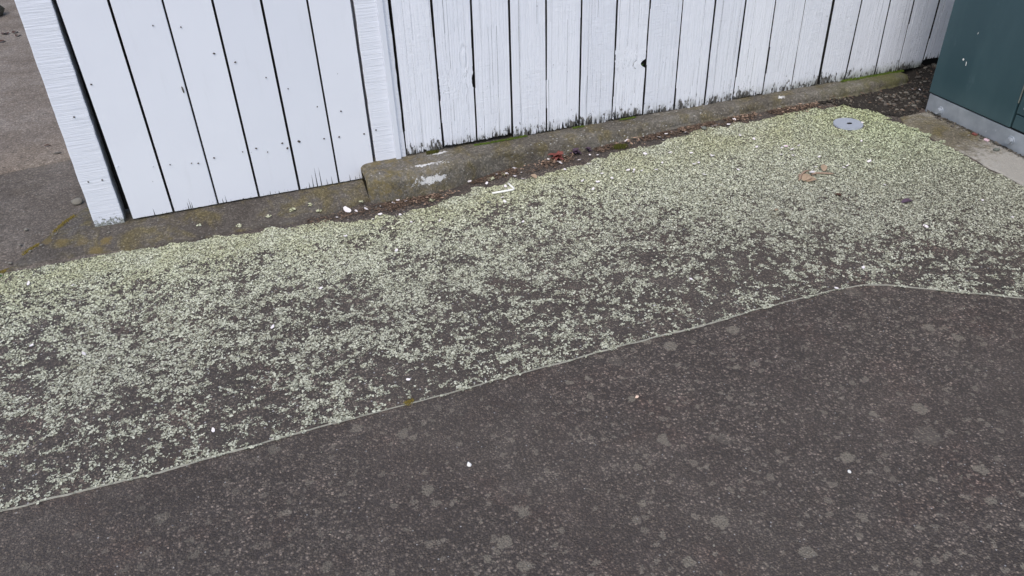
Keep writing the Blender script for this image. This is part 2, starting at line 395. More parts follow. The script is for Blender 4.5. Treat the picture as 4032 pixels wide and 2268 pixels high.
# upper pavement: rows run from the seam back to under the kerb, its front edge a 5 mm step
xs = np.concatenate([np.linspace(-8, -3.0, 9)[:-1], np.arange(-3.0, 3.4, .03)])
V, F = [], []; nr = 26
jit = (vnoise(xs, xs * 0, 22) - .5) * .005 + (vnoise(xs, xs * 0 + 7, 70) - .5) * .003
for i, x in enumerate(xs):
    y0 = float(seam_y(x)) + float(jit[i])
    V.append((x, y0 - .001, -.012))
    for r in range(nr):
        y = y0 + (.35 - y0) * (r / (nr - 1)) ** 1.2 if r else y0
        z = gz(x, y) if x > -1.2 else 0.0
        V.append((x, y, z + (-.0015 if r == 0 else 0.0)))
W1 = nr + 1
for i in range(len(xs) - 1):
    for r in range(nr): F.append((i * W1 + r, (i + 1) * W1 + r, (i + 1) * W1 + r + 1, i * W1 + r + 1))
pav = mesh_obj('pavement', V, F, M['asphalt_up'], None, False); tag(pav, kind='structure')
# pale worn edge along the joint between the two asphalts
V, F = [], []; xe = np.arange(-3.0, 2.8, .006)
wd = .0001 + (.0002 + .0015 * vnoise(xe, xe * 0 + 3, 75) ** 1.5) * np.maximum(sstep(.34, .6, vnoise(xe, xe * 0 + 9, 7)), sstep(.1, -.3, xe) * sstep(.15, .35, vnoise(xe, xe * 0 + 2, 13))) * sstep(1.32, 1.15, xe)
hh = .0006 + .0016 * vnoise(xe, xe * 0 + 5, 90)
je = np.interp(xe, xs, jit)
for i, x in enumerate(xe):
    y0 = float(seam_y(x)) + float(je[i]); wq = float(wd[i]); h = float(hh[i])
    V += [(x, y0 - wq - .0006, -.0028), (x, y0 - wq * .4, h), (x, y0 + wq * .5, h), (x, y0 + wq + .001, -.001)]
for i in range(len(xe) - 1):
    for r in range(3): F.append((4 * i + r, 4 * i + 4 + r, 4 * i + 5 + r, 4 * i + 1 + r))
tag(mesh_obj('pavement_joint', V, F, M['seam']), kind='structure')

# concrete behind and beside the gate
CR = [(-1.6, -.95), (-.9379, -.1474), (-.892, -.084), (-.8489, -.0458), (-.8192, -.0078), (-.7865, .0552), (-.7525, .1213), (-.6965, .1987), (-.64, .26)]
def crack_x(y): return float(np.interp(y, [b for a, b in CR], [a for a, b in CR]))
SE = [(-9, -.15), (-.9621, -.154), (-.8405, -.132), (-.5377, -.1589), (-.2222, -.1682), (.092, -.19), (.20, -.165), (.2676, -.145), (.34, -.12), (.40, -.10)]
def slab_edge(x): return float(np.interp(x, [a for a, b in SE], [b for a, b in SE]))
V, F = [], []; ts = np.linspace(0, 1, 14); xs2 = np.arange(-.94, .44, .02)
for i, x in enumerate(xs2):
    y0 = slab_edge(x) + float(vnoise(x, 3.3, 30) - .5) * .014
    y1 = .26 if x > -.64 else float(np.interp(x, [a for a, b in CR], [b for a, b in CR])) - .004
    y1 = max(y1, y0 + .002)
    V.append((x, y0 - .003, -.01))
    for t in ts:
        y = y0 + (y1 - y0) * t
        V.append((x, y, float(slab_z(x, y)) + .005 + .003 * float(vnoise(x, y, 9))))
    V.append((x, y1 + .002, -.01))
n_ = len(ts) + 2
for i in range(len(xs2) - 1):
    for r in range(n_ - 1): F.append((i * n_ + r, (i + 1) * n_ + r, (i + 1) * n_ + r + 1, i * n_ + r + 1))
tag(mesh_obj('concrete_slab', V, F, M['slab'], None, True), kind='structure')
jy = lambda x: .66 + .14 * (x + 1.08)
V, F = [], []; xs3 = np.concatenate([np.linspace(-8, -1.3, 8)[:-1], np.arange(-1.3, 5.0, .06)])
for x in xs3:
    y0 = -.158 if x < -.5 else .2; y1 = jy(x) if x < 0 else .81
    for t in np.linspace(0, 1, 12):
        y = y0 + (y1 - y0) * t; V.append((x, y, float(slab_z(x, y)) + .0005 + .002 * float(vnoise(x, y, 7))))
for i in range(len(xs3) - 1):
    for r in range(11): F.append((i * 12 + r, (i + 1) * 12 + r, (i + 1) * 12 + r + 1, i * 12 + r + 1))
tag(mesh_obj('path', V, F, M['path_dark'], None, True), kind='structure')
V, F = [], []
for x in xs3:
    y0 = (jy(x) if x < 0 else .81) + .006 + float(vnoise(x, 9.1, 14) - .5) * .02
    V.append((x, y0 - .008, .022))
    for t in np.linspace(0, 1, 10) ** 1.5:
        y = y0 + (9 - y0) * t; V.append((x, y, .037 + .003 * float(vnoise(x, y, 4))))
for i in range(len(xs3) - 1):
    for r in range(10): F.append((i * 11 + r, (i + 1) * 11 + r, (i + 1) * 11 + r + 1, i * 11 + r + 1))
tag(mesh_obj('concrete_path', V, F, M['path_light'], None, True), kind='structure')

# kerb
KF = [(.33, -.150), (.4249, -.172), (.5919, -.168), (.8623, -.1065), (1.1203, -.1163), (1.4846, -.1136), (1.8827, -.0906), (2.2959, -.0864), (2.5433, -.100), (2.7223, -.098), (2.95, -.0757)]
def kerb_front(x): return float(np.interp(x, [a for a, b in KF], [b for a, b in KF]))
def kerb_mesh():
    V, F = [], []
    xs = np.concatenate([.332 + .04 * (1 - np.cos(np.linspace(0, math.pi / 2, 9))), np.arange(.385, 2.92, .022), 2.93 + np.array([0, .008, .012])])
    n = 22
    for x in xs:
        yf = kerb_front(x) ; zb = gz(x, yf) - .03; ztop = .1035 + .004 * float(vnoise(x, 1.7, 3)) - .002
        u = max(0.0, (.372 - x) / .04); e = math.sqrt(max(0.0, 1 - u * u)) if u > 0 else 1.0
        if x > 2.925: e = 1 - (x - 2.93) / .03
        rr = .04
        prof = []
        ytop0 = yf + .055 if x < .8 else yf + .035
        H = ztop - zb
        pts = [(yf, zb), (yf + .003, zb + H * .25), (yf + .007, zb + H * .5), (yf + .011, ztop - rr * .9)]
        for a in np.linspace(0, math.pi / 2, 9)[1:]:
            pts.append((yf + .011 + (ytop0 - yf - .011) * (1 - math.cos(a)), ztop - rr * .9 + rr * .9 * math.sin(a)))
        for t in np.linspace(0, 1, n - len(pts) + 1)[1:]: pts.append((ytop0 + (.10 - ytop0) * t, ztop))
        for k, (y, z) in enumerate(pts):
            nz = (float(vnoise(x * 1.0 + z * 2, y + z, 26)) - .5) * .009 + (float(vnoise(x + z, y - z, 75)) - .5) * .005
            yy = y if e == 1 else (.02 + (y - .02) * (.88 + .12 * e)); z2 = z if e == 1 else zb + (z - zb) * (.84 + .16 * e)
            V.append((x, yy - nz * (1 if k < 9 else .1), z2 + nz * (0 if k < 4 else .5)))
    for i in range(len(xs) - 1):
        for r in range(n - 1): F.append((i * n + r, (i + 1) * n + r, (i + 1) * n + r + 1, i * n + r + 1))
    F.append(tuple(range(n - 1, -1, -1))); F.append(tuple(range((len(xs) - 1) * n, len(xs) * n)))
    return mesh_obj('kerb', V, F, M['kerb'], None, True)
def kerb_material():
    m = M['kerb']; t = m.node_tree; k = NB.__new__(NB); k.m = m; k.t = t
    k.b = [n for n in t.nodes if n.type == 'BSDF_PRINCIPLED'][0]
    k.pos = [n for n in t.nodes if n.type == 'NEW_GEOMETRY'][0].outputs['Position']; p = k.pos; s = k.sep(p)
    col = k.b.inputs['Base Color'].links[0].from_socket
    # ochre growth on the exposed end, pale scuffed paint on the shoulder, white flecks further along
    och = k.math('MULTIPLY', k.sm(s[0], .85, .40), k.sm(k.noise(p, 30, 6, .7), .44, .66, 0, .65))
    col = k.mix(och, col, (.19, .145, .055))
    for (x, y, z, rx, ry) in ((.585, -.108, .096, .075, .0075), (.575, -.150, .060, .075, .010), (.385, -.10, .080, .03, .012), (.51, -.132, .084, .05, .006), (2.2376, -.055, .105, .022, .006), (.645, -.02, .105, .035, .006)):
        d = k.n('ShaderNodeVectorMath'); d.operation = 'LENGTH'
        k.put(d.inputs[0], k.vmul(k.vadd(p, (-x, -y, -z)), (1 / rx, 1 / (ry * 1.6), 1 / (ry * 1.6))))
        f = k.math('ADD', d.outputs['Value'], k.math('MULTIPLY', k.math('SUBTRACT', k.noise(p, 75, 5, .75), .5), 4.6))
        col = k.mix(k.sm(f, .75, 1.0, .92, 0), col, (.66, .655, .64))
    v = k.vor(k.vmul(p, (.55, 1, 1)), 105); r = k.sep(v['Color'])
    f = k.math('MULTIPLY', k.math('MULTIPLY', k.math('GREATER_THAN', r[0], .70), k.sm(v['Distance'], .14, .30, 1, 0)), k.math('MULTIPLY', k.sm(s[0], .75, 1.2), k.sm(s[0], 1.55, 2.1, 1, .12)))
    f = k.math('MULTIPLY', f, k.sm(k.noise(p, 9, 3), .38, .55))
    col = k.mix(f, col, (.5, .5, .47))
    grn = k.math('MULTIPLY', k.sm(s[0], 2.3, 2.9), k.sm(k.noise(p, 15, 4), .3, .6, 0, .6))
    col = k.mix(grn, col, (.12, .12, .035))
    k.put(k.b.inputs['Base Color'], col)
kerb_material(); tag(kerb_mesh(), kind='structure')

# soil pocket between kerb, fence and cabinet; cabinet plinth pad
def in_poly(x, y, P):
    x = np.asarray(x); y = np.asarray(y); c = np.zeros(x.shape, bool); j = len(P) - 1
    for i in range(len(P)):
        (xi, yi), (xj, yj) = P[i], P[j]
        c ^= ((yi > y) != (yj > y)) & (x < (xj - xi) * (y - yi) / (yj - yi + 1e-12) + xi); j = i
    return c
SOIL = [(2.40, -.085), (2.62, -.09), (2.95, -.07), (2.95, .12), (3.45, .12), (3.45, -.30), (2.80, -.33), (2.66, -.40), (2.60, -.31), (2.52, -.19)]
def soil_zf(X, Y): return ground_z(X, Y) - .0015 + .007 * vnoise(X, Y, 24) + .004 * vnoise(X, Y, 70) + .05 * sstep(-.12, .12, Y) * sstep(2.95, 3.05, X)
soil = grid_sheet('soil', np.arange(2.36, 3.46, .012), np.arange(-.42, .13, .012), soil_zf, M['soil'], lambda x, y: bool(in_poly(x + (float(vnoise(x, y, 35)) - .5) * .07, y + (float(vnoise(x, y, 35, 9)) - .5) * .05, SOIL)))
tag(soil, kind='structure')
V, F = [], []; ysp = np.arange(-1.75, -.36, .02); xsp = np.concatenate([[0], np.linspace(0, .012, 4)[1:], np.linspace(.03, .9, 8)])
for y in ysp:
    x0 = 2.602 + float(vnoise(y, 2.2, 16) - .5) * .022 + (.03 * max(0, (y + .45) / .1) if y > -.45 else 0) + (.05 * max(0, -(y + .95)) if y < -.95 else 0)
    for q, dx in enumerate(xsp):
        z = gz(2.62, max(y, -1.0)) + (-.02 if q == 0 else (.0015 + .0035 * math.sqrt(min(1, dx / .012)))) + .002 * float(vnoise(x0 + dx, y, 14))
        V.append((x0 + dx, y, z))
n_ = len(xsp)
for i in range(len(ysp) - 1):
    for r in range(n_ - 1): F.append((i * n_ + r, (i + 1) * n_ + r, (i + 1) * n_ + r + 1, i * n_ + r + 1)[::-1])
tag(mesh_obj('concrete_pad', V, F, M['pad'], None, True), kind='structure')

# ---------------------------------------------------------------- fence, gate, posts
def board(name, x0b, x1b, x0t, x1t, zb, ztop, yf, th, mat, parent, rough, splits, notch=None, seed=0):
    r = random.Random(seed)
    n = 26 if rough else 14
    us = [0.0, .012] + [i / n for i in range(1, n)] + [.988, 1.0]
    us = sorted(set(round(u, 4) for u in us))
    low = {}
    for u in us:
        low[u] = zb + (r.uniform(-.003, .003) + .006 * (float(vnoise(x0b + u * .15, seed * 1.3, 30)) - .5) if rough else r.uniform(-.0006, .0006))
    for (uc, wv, hv) in splits:      # drying splits: narrow V notches running up from the foot
        for du, hh_ in ((-wv, None), (-wv * .3, hv * .75), (0, hv), (wv * .35, hv * .7), (wv, None)):
            u = min(.985, max(.015, round(uc + du, 4)))
            base = zb + (r.uniform(-.002, .002) if rough else 0)
            low[u] = base if hh_ is None else base + hh_
    us = sorted(low)
    zr = [0, .10, .16, .19, .205, .212, .218, .224, .230, .236, .242, .248, .255, .262, .268, .274, .28, .288, .296, .31, .38, .45, .6, .85, 1.1, ztop - zb]
    if notch is None: zr = [0, .10, .22, .45, .8, 1.1, ztop - zb]
    V, F = [], []; nu, nz = len(us), len(zr)
    edge = [(r.uniform(-.001, .001), r.uniform(-.001, .001)) if rough else (0, 0) for _ in zr]
    for back in (0, 1):
        for j, dz in enumerate(zr):
            for u in us:
                z = low[u] if j == 0 else zb + dz
                t = (z - zb) / (.8 - zb) if True else 0
                xa = x0b + (x0t - x0b) * min(t, 1.3) + edge[j][0]; xb = x1b + (x1t - x1b) * min(t, 1.3) + edge[j][1]
                if notch is not None:
                    side, zc, hz, dep = notch
                    q = max(0.0, 1 - ((z - zc) / hz) ** 2) ** .5
                    if side > 0: xb -= dep * q
                    else: xa += dep * q
                x = xa + (xb - xa) * u
                y = yf + (th if back else (.0016 if u in (0.0, 1.0) else 0.0)) + (r.uniform(-.0004, .0004) if rough and not back else 0)
                V.append((x, y, z))
    o = nu * nz
    for j in range(nz - 1):
        for i in range(nu - 1):
            a, b, c, d = j * nu + i, j * nu + i + 1, (j + 1) * nu + i + 1, (j + 1) * nu + i
            F.append((a, b, c, d)); F.append((o + d, o + c, o + b, o + a))
        F.append((j * nu, (j + 1) * nu, o + (j + 1) * nu, o + j * nu))
        F.append((j * nu + nu - 1, o + j * nu + nu - 1, o + (j + 1) * nu + nu - 1, (j + 1) * nu + nu - 1))
    for i in range(nu - 1):
        F.append((i, o + i, o + i + 1, i + 1)); q = (nz - 1) * nu
        F.append((q + i, q + i + 1, o + q + i + 1, o + q + i))
    ob = mesh_obj(name, V, F, mat, parent); ob.data.materials.append(M['wood_and_shade'])
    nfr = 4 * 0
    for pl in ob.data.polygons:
        if abs(pl.normal.y + 1) > .25: pl.material_index = 1  # sides and back coloured dark: shade of the gaps painted on
    return ob

GAPS = [(.525, .5212, .1079), (.6762, .6743, .1180), (.8266, .8176, .1190), (.9761, .9706, .1060), (1.1244, 1.1219, .107), (1.2742, 1.272, .0990), (1.4253, 1.4248, .110), (1.5719, 1.5717, .1049), (1.7218, 1.7245, .1005), (1.8738, 1.8747, .1005), (2.0217, 2.0209, .1065), (2.169, 2.1754, .1005), (2.3214, 2.3282, .1035), (2.469, 2.4746, .1045), (2.626, 2.6216, .1015), (2.7785, 2.7915, .1035), (2.9155, 2.9263, .1060), (3.0695, 3.0684, .1400), (3.2200, 3.2200, .150), (3.3720, 3.3720, .150), (3.5220, 3.5220, .150)]
FTOP = 1.45
fence = empty('fence', (.52, 0, .1), 'white fence of rough flaking vertical boards standing on the mossy concrete kerb', 'fence')
def rel(o, par):
    o.parent = par; o.matrix_parent_inverse = par.matrix_world.inverted() if False else Matrix.Translation(-Vector(par.location)); return o
gapw = [.006, .006, .006, .005, .004, .007, .004, .006, .0045, .0045, .005, .005, .004, .008, .005, .004, .003, .005, .004, .004, .004]
for i in range(len(GAPS) - 1):
    (ta, ba, za), (tb, bb, zb2) = GAPS[i], GAPS[i + 1]
    r = random.Random(100 + i)
    sp = [(r.uniform(.05, .95), r.uniform(.008, .02), r.uniform(.008, .045)) for _ in range(r.randint(6, 11))]
    if i in (4, 5): sp += [(.09, .07, .045), (.50, .05, .03), (.66, .06, .04), (.92, .07, .065)]
    if i == 6: sp += [(.08, .05, .06), (.7, .04, .03)]
    if i == 0: sp += [(.35, .07, .012), (.5, .05, .010)]
    if i == 2: sp += [(.93, .05, .05)]
    notch = None
    if i == 6: notch = (1, .3355, .016, .020)
    if i == 1: notch = (1, .372, .026, .006)
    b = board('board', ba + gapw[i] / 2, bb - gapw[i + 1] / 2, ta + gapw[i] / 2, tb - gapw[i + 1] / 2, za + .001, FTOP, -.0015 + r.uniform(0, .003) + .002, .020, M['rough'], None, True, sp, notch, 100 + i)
    rel(b, fence)
for z in (.28, 1.15):
    rel(bm_obj('rail', box_bm(.40, 3.6, .026, .066, z, z + .09, .003), M['wood_and_shade']), fence)
rel(bm_obj('gap_shade_panel', box_bm(.40, 3.6, .068, .080, .112, FTOP - .02, .001), M['wood_and_shade']), fence)  # added dark sheet, makes the gaps between fence boards black
# timber showing dark at the foot where the boards have rotted away on the right
rel(bm_obj('bottom_rail', box_bm(.54, 3.6, .0265, .0655, .104, .165, .003), M['wood_and_shade']), fence)

GG = [(-.5312, -.5292), (-.3799, -.3816), (-.2222, -.2222), (-.0689, -.0696), (.086, .085), (.2378, .2392), (.3891, .3888)]
gate = empty('gate', (-.07, 0, .045), 'white gate of smooth vertical boards hanging just above the concrete slab', 'gate')
gg = [.004, .0065, .0045, .0045, .0052, .0035, .0055]
for i in range(6):
    r = random.Random(300 + i)
    sp = {0: [(.55, .012, .03)], 1: [(.33, .012, .03), (.38, .01, .045), (.42, .01, .03)], 2: [(.12, .01, .02), (.2, .01, .03), (.62, .02, .004)],
          3: [(.28, .01, .018), (.5, .01, .012)], 4: [(.25, .011, .028), (.35, .013, .055), (.45, .014, .085), (.56, .014, .08), (.71, .011, .028), (.84, .011, .035)], 5: [(.3, .011, .028), (.45, .01, .018), (.57, .01, .03)]}[i]
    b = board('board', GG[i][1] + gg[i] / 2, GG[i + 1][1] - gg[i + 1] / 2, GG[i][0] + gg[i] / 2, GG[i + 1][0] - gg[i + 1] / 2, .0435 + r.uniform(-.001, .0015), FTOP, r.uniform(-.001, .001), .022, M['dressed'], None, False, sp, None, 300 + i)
    rel(b, gate)
for z in (.19, 1.12):
    rel(bm_obj('rail', box_bm(-.515, .375, .026, .066, z, z + .10, .003), M['wood_and_shade']), gate)
rel(bm_obj('gap_shade_panel', box_bm(-.522, .382, .068, .078, .055, FTOP - .03, .001), M['wood_and_shade']), gate)  # added dark sheet, blackens the slits between gate boards
NAILS = [(-.5109, .5568), (-.2709, .7213), (-.1869, .7057), (-.1039, .6053), (-.042, .5664), (-.5167, .2565), (-.4039, .2351), (-.3461, .2311), (-.2738, .2229), (-.2512, .2187), (-.1927, .2295), (-.0895, .2347), (.049, .4978), (.1169, .446), (.208, .3629), (.2914, .3321), (.3645, .2277), (.2687, .232), (.2119, .2348), (.1183, .2397), (.0712, .2204), (.0569, .2435), (-.0021, .2182), (-.0392, .2397)]
nail_me = {}
def nail(x, z, r_, par, mat, y=-.0025, sx=1.0):
    bm = bmesh.new(); bmesh.ops.create_cone(bm, segments=9, radius1=r_, radius2=r_ * .7, depth=.0025, cap_ends=True)
    bm.transform(Matrix.Rotation(math.radians(90), 4, 'X')); 
    for v in bm.verts: v.co.x *= sx; v.co.x += random.uniform(-.0004, .0004); v.co.z += random.uniform(-.0004, .0004)
    o = bm_obj('nail', bm, mat); o.location = (x, y, z); o.rotation_euler = (0, random.uniform(-.6, .6), 0)
    o.parent = par; o.matrix_parent_inverse = Matrix.Translation(-Vector(par.location)); return o
for x, z in NAILS:
    white = abs(x + .5167) < .001 or abs(x + .4039) < .001
    nail(x, z, .0048 if (x, z) in ((.0712, .2204), (.1183, .2397)) else .0027, gate, M['dressed'] if white else M['rust'], sx=random.choice((.8, 1.3, 1.6)))
slit = nail(-.2344, .4958, .013, gate, M['pebble'], sx=.22); slit.name = 'knot'

# left post leans a touch; right post carries the stop batten
lp = empty('gate_post', (-.606, .045, .03), 'white rough sawn post left of the gate with a dirty foot', 'post')
def sawn_box(name, x0, x1, y0, y1, z0, z1, par, seed):
    bm = box_bm(x0, x1, y0, y1, z0, z1, .004, 2)
    bmesh.ops.bisect_plane(bm, geom=bm.verts[:] + bm.edges[:] + bm.faces[:], plane_co=(0, 0, z0 + .02), plane_no=(0, 0, 1))
    for i in range(1, 46):
        z = z0 + .02 + i * (z1 - z0 - .03) / 46
        bmesh.ops.bisect_plane(bm, geom=bm.verts[:] + bm.edges[:] + bm.faces[:], plane_co=(0, 0, z), plane_no=(0, 0, 1))
    for v in bm.verts:
        d = (float(vnoise(v.co.z, seed, 40)) - .5) * .0022 + (float(vnoise(v.co.z, seed + 9, 9)) - .5) * .002
        if abs(v.co.x - x0) < .006: v.co.x += d
        if abs(v.co.x - x1) < .006: v.co.x += (float(vnoise(v.co.z, seed + 4, 32)) - .5) * .0028
    o = bm_obj(name, bm, M['sawn']); o.parent = par; o.matrix_parent_inverse = Matrix.Translation(-Vector(par.location)); return o
sawn_box('post_body', -.658, -.556, 0.0, .076, .012, FTOP + .05, lp, 5)
st_ = bm_obj('gap_shade_strip', box_bm(-.590, -.500, .0785, .098, .05, FTOP, .002), M['wood_and_shade']); st_.parent = lp; st_.matrix_parent_inverse = Matrix.Translation(-Vector(lp.location))  # added dark strip standing in for shade in the post-gate slot
lp.rotation_euler = (0, math.radians(.98), 0)
for x, z in ((-.5962, .4555), (-.6259, .2161), (-.5802, .2155)):
    nail(x - .012 * (z - .03) * 1.4, z, .0032, lp, M['rust'] if z > .4 else M['pebble'])
rp = empty('gate_post', (.455, .045, .1), 'white rough sawn post between gate and fence with a smooth stop batten', 'post')
sawn_box('post_body', .3955, .5185, .001, .09, .085, FTOP + .05, rp, 8)
rel(bm_obj('batten', box_bm(.4762, .4965, -.012, .002, .102, FTOP, .0015), M['white_smooth']), rp)
nail(.4125, .2358, .0032, rp, M['rust'])

# ---------------------------------------------------------------- green cabinet
CX, CY0, CY1, PB, PT = 2.787, -.346, -1.75, .040, .136
cab = empty('utility_cabinet', (3.2, -1.05, PB), 'dark green steel utility cabinet on a bolted galvanised plinth beside the fence', 'cabinet')
rel(bm_obj('plinth', box_bm(CX, 3.6, CY1, CY0, PB, PT, .0025), M['galv']), cab)
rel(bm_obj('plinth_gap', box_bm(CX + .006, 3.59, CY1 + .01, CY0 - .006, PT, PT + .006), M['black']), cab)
rel(bm_obj('body', box_bm(CX - .004, 3.61, -.768, CY0 + .004, PT + .006, 1.45, .004), M['cab']), cab)
rel(bm_obj('body', box_bm(CX + .008, 3.605, CY1 + .002, -.7685, PT + .0065, 1.449, .003), M['cab']), cab)
door = rel(bm_obj('door', box_bm(CX - .003, CX + .0075, CY1 + .01, -.7755, .205, 1.42, .003), M['cab']), cab)
hv = bm_obj('hinge_strip', box_bm(CX - .007, CX - .0035, -.774, -.7695, .245, .62, .001), M['pebble_green']); rel(hv, cab)
lower = rel(bm_obj('skirt_panel', box_bm(CX - .002, CX + .0075, CY1 + .012, -.7765, .146, .200, .002), M['cab']), cab)
for y, z in ((-.424, .085), (-.79, .0965), (-1.15, .09), (-1.5, .09)):
    bm = bmesh.new(); bmesh.ops.create_cone(bm, segments=20, radius1=.0185, radius2=.0175, depth=.004, cap_ends=True); bm.transform(Matrix.Rotation(math.radians(-90), 4, 'Y'))
    ws = bm_obj('bolt', bm, M['galv']); ws.location = (CX - .0015, y, z); rel(ws, cab)
    bm = bmesh.new(); bmesh.ops.create_cone(bm, segments=6, radius1=.0135, radius2=.0122, depth=.015, cap_ends=True); bm.transform(Matrix.Rotation(math.radians(-90), 4, 'Y'))
    bmesh.ops.bevel(bm, geom=list(bm.edges), offset=.001, segments=1, affect='EDGES')
    hd = bm_obj('bolt_head', bm, M['galv'], ws); hd.location = (-.009, 0, 0); hd.rotation_euler = (random.uniform(0, 1), 0, 0)
bm = bmesh.new(); bmesh.ops.create_cone(bm, segments=12, radius1=.006, radius2=.0055, depth=.004, cap_ends=True); bm.transform(Matrix.Rotation(math.radians(-90), 4, 'Y'))
sw = bm_obj('screw', bm, M['galv']); sw.location = (CX - .0045, -.807, .235); rel(sw, cab)
for (y, z, ly, lz, a) in ((-.468, .324, .0035, .004, .3), (-.487, .312, .0015, .008, -.1), (-.50, .44, .001, .004, .2)):
    o = bm_obj('paint_chip', box_bm(-.0006, .0004, -ly, ly, -lz, lz, .0003, 1), M['quartz']); o.location = (CX - .0043, y, z); o.rotation_euler = (a, 0, 0); rel(o, cab)

# ---------------------------------------------------------------- lichen crust on the pavement
COV = [(-0.883, -0.186, 0.8), (-0.706, -0.19, 0.95), (-0.442, -0.227, 0.97), (-0.17, -0.25, 0.95), (0.112, -0.274, 0.9), (0.329, -0.301, 0.75), (0.563, -0.283, 0.8), (0.735, -0.243, 0.9), (0.895, -0.256, 0.9), (1.2350, -0.26, 0.97), (1.5800, -0.283, 0.97), (1.9830, -0.245, 0.97), (2.3160, -0.203, 0.95), (2.5840, -0.265, 1.0000), (2.4820, -0.622, 0.97), (2.5360, -0.875, 1.0000), (2.5690, -1.0490, 1.0000), (-0.869, -0.369, 0.6), (-0.624, -0.418, 0.65), (-0.375, -0.417, 0.55), (-0.115, -0.443, 0.5), (0.154, -0.469, 0.75), (0.44, -0.47, 0.65), (0.738, -0.478, 0.55), (0.911, -0.435, 0.5), (1.1340, -0.483, 0.65), (1.4720, -0.48, 0.92), (1.8640, -0.566, 0.9), (2.1020, -0.62, 0.93), (2.2580, -0.881, 0.95), (2.4010, -1.1100, 0.85), (-0.785, -0.562, 0.45), (-0.551, -0.633, 0.6), (-0.317, -0.789, 0.6), (-0.139, -0.752, 0.45), (0.049, -0.735, 0.4), (0.307, -0.742, 0.5), (0.577, -0.75, 0.5), (0.85, -0.787, 0.5), (1.0980, -0.733, 0.5), (1.3920, -0.774, 0.7), (1.7000, -0.809, 0.8), (1.9530, -0.929, 0.8), (2.1410, -1.1140, 0.55), (2.2750, -1.2900, 0.45), (-0.797, -0.797, 0.35), (-0.593, -0.84, 0.65), (-0.375, -0.868, 0.6), (-0.268, -1.0220, 0.3), (-0.099, -0.976, 0.35), (0.07, -1.0030, 0.4), (0.247, -1.0120, 0.35), (0.504, -0.986, 0.35), (0.772, -0.979, 0.35), (1.0550, -0.975, 0.35), (1.3310, -1.0110, 0.45), (1.6320, -1.0250, 0.5), (1.8500, -1.1610, 0.4), (2.0190, -1.3320, 0.3), (2.1550, -1.4380, 0.3), (-0.774, -1.0280, 0.3), (-0.577, -1.0560, 0.3), (-0.374, -1.0510, 0.3), (-0.169, -1.1480, 0.2), (0.043, -1.1790, 0.25), (0.268, -1.1770, 0.25), (0.512, -1.1580, 0.25), (0.766, -1.1550, 0.25), (1.0440, -1.1340, 0.2), (1.3190, -1.1510, 0.2), (1.5930, -1.1870, 0.2), (1.8280, -1.2800, 0.25), (1.9990, -1.4340, 0.25), (-0.738, -1.2180, 0.2), (-0.562, -1.2570, 0.25), (-0.374, -1.2580, 0.35), (-0.226, -1.2390, 0.15), (0.089, -1.2310, 0.2), (0.436, -1.2050, 0.25), (0.668, -1.2390, 0.3), (1.0610, -1.2300, 0.25), (1.4040, -1.2430, 0.1)]
cx = np.array([c[0] for c in COV]); cy = np.array([c[1] for c in COV]); cv = np.array([c[2] for c in COV])
def coverage(x, y):
    num = np.zeros_like(x); den = np.zeros_like(x) + 1e-9
    for a, b, c in COV:
        k_ = np.exp(-((x - a) ** 2 + ((y - b) * 1.25) ** 2) / (2 * .085 ** 2)) + 1e-7 / (((x - a) ** 2 + (y - b) ** 2) + .01)
        num += k_ * c; den += k_
    return num / den
LT = [(-2.2, -.16), (-1.3, -.15), (-.84, -.135), (-.54, -.165), (-.22, -.178), (.09, -.205), (.3, -.262), (.42, -.275), (.55, -.235), (.7, -.205), (.9, -.195), (1.2, -.215), (1.6, -.175), (2.0, -.145), (2.3, -.135), (2.5, -.16), (2.60, -.30), (3.1, -.30)]
DISC = (2.386, -.336)
def lichen_allowed(x, y):
    wob = (vnoise(x, y, 20) - .5) * .05 + (vnoise(x, y, 60) - .5) * .02
    top = np.interp(x, [a for a, b in LT], [b for a, b in LT]) + wob
    ok = (y < top) & (y > seam_y(x) - .001 - .009 * sstep(.55, .8, vnoise(x, y, 45)))
    padx = np.where(y > -.36, 2.595, np.where(y > -.62, 2.575 - .025 * np.sin((y + .36) * 12), 2.592)) + wob * .6
    padx = np.where(y < -.95, 2.60 + .05 * (-.95 - y) + wob * .3, padx)
    ok &= x < padx
    ok &= ((x - DISC[0]) ** 2 + (y - DISC[1]) ** 2) > (.0575 + .012 * vnoise(x, y, 50)) ** 2
    return ok
def flakes(px, py, zf, rmin, rmax, hmax, rg, tilt=.35, n=6):
    N = len(px); ang = rg.random((N, 1)) * 6.283 + np.arange(n)[None, :] * (6.283 / n) + rg.normal(0, .18, (N, n))
    rad = (rmin + (rmax - rmin) * rg.random((N, 1)) ** 1.3) * (.62 + .6 * rg.random((N, n)))
    el = .72 + .5 * rg.random((N, 1)); th = rg.random((N, 1)) * 6.283
    lx, ly = rad * np.cos(ang) * el, rad * np.sin(ang) / el
    X = px[:, None] + lx * np.cos(th) - ly * np.sin(th); Y = py[:, None] + lx * np.sin(th) + ly * np.cos(th)
    base = zf(px, py)[:, None] + .0004 + hmax * .55 * rg.random((N, 1))
    tx, ty = rg.normal(0, tilt * .5, (N, 1)), rg.normal(0, tilt * .5, (N, 1))
    Z = base + np.maximum(0, (X - px[:, None]) * tx + (Y - py[:, None]) * ty + hmax * .4 * rg.random((N, n)))
    cz = base[:, 0] + hmax * .35 * rg.random(N)
    V = np.concatenate([np.stack([px, py, cz], -1)[:, None, :], np.stack([X, Y, Z], -1)], 1).reshape(-1, 3)
    k_ = np.arange(N)[:, None] * (n + 1); i_ = np.arange(n)
    F = np.stack([np.broadcast_to(k_, (N, n)), k_ + 1 + i_, k_ + 1 + (i_ + 1) % n], -1).reshape(-1, 3)
    return V, F
st = .0038
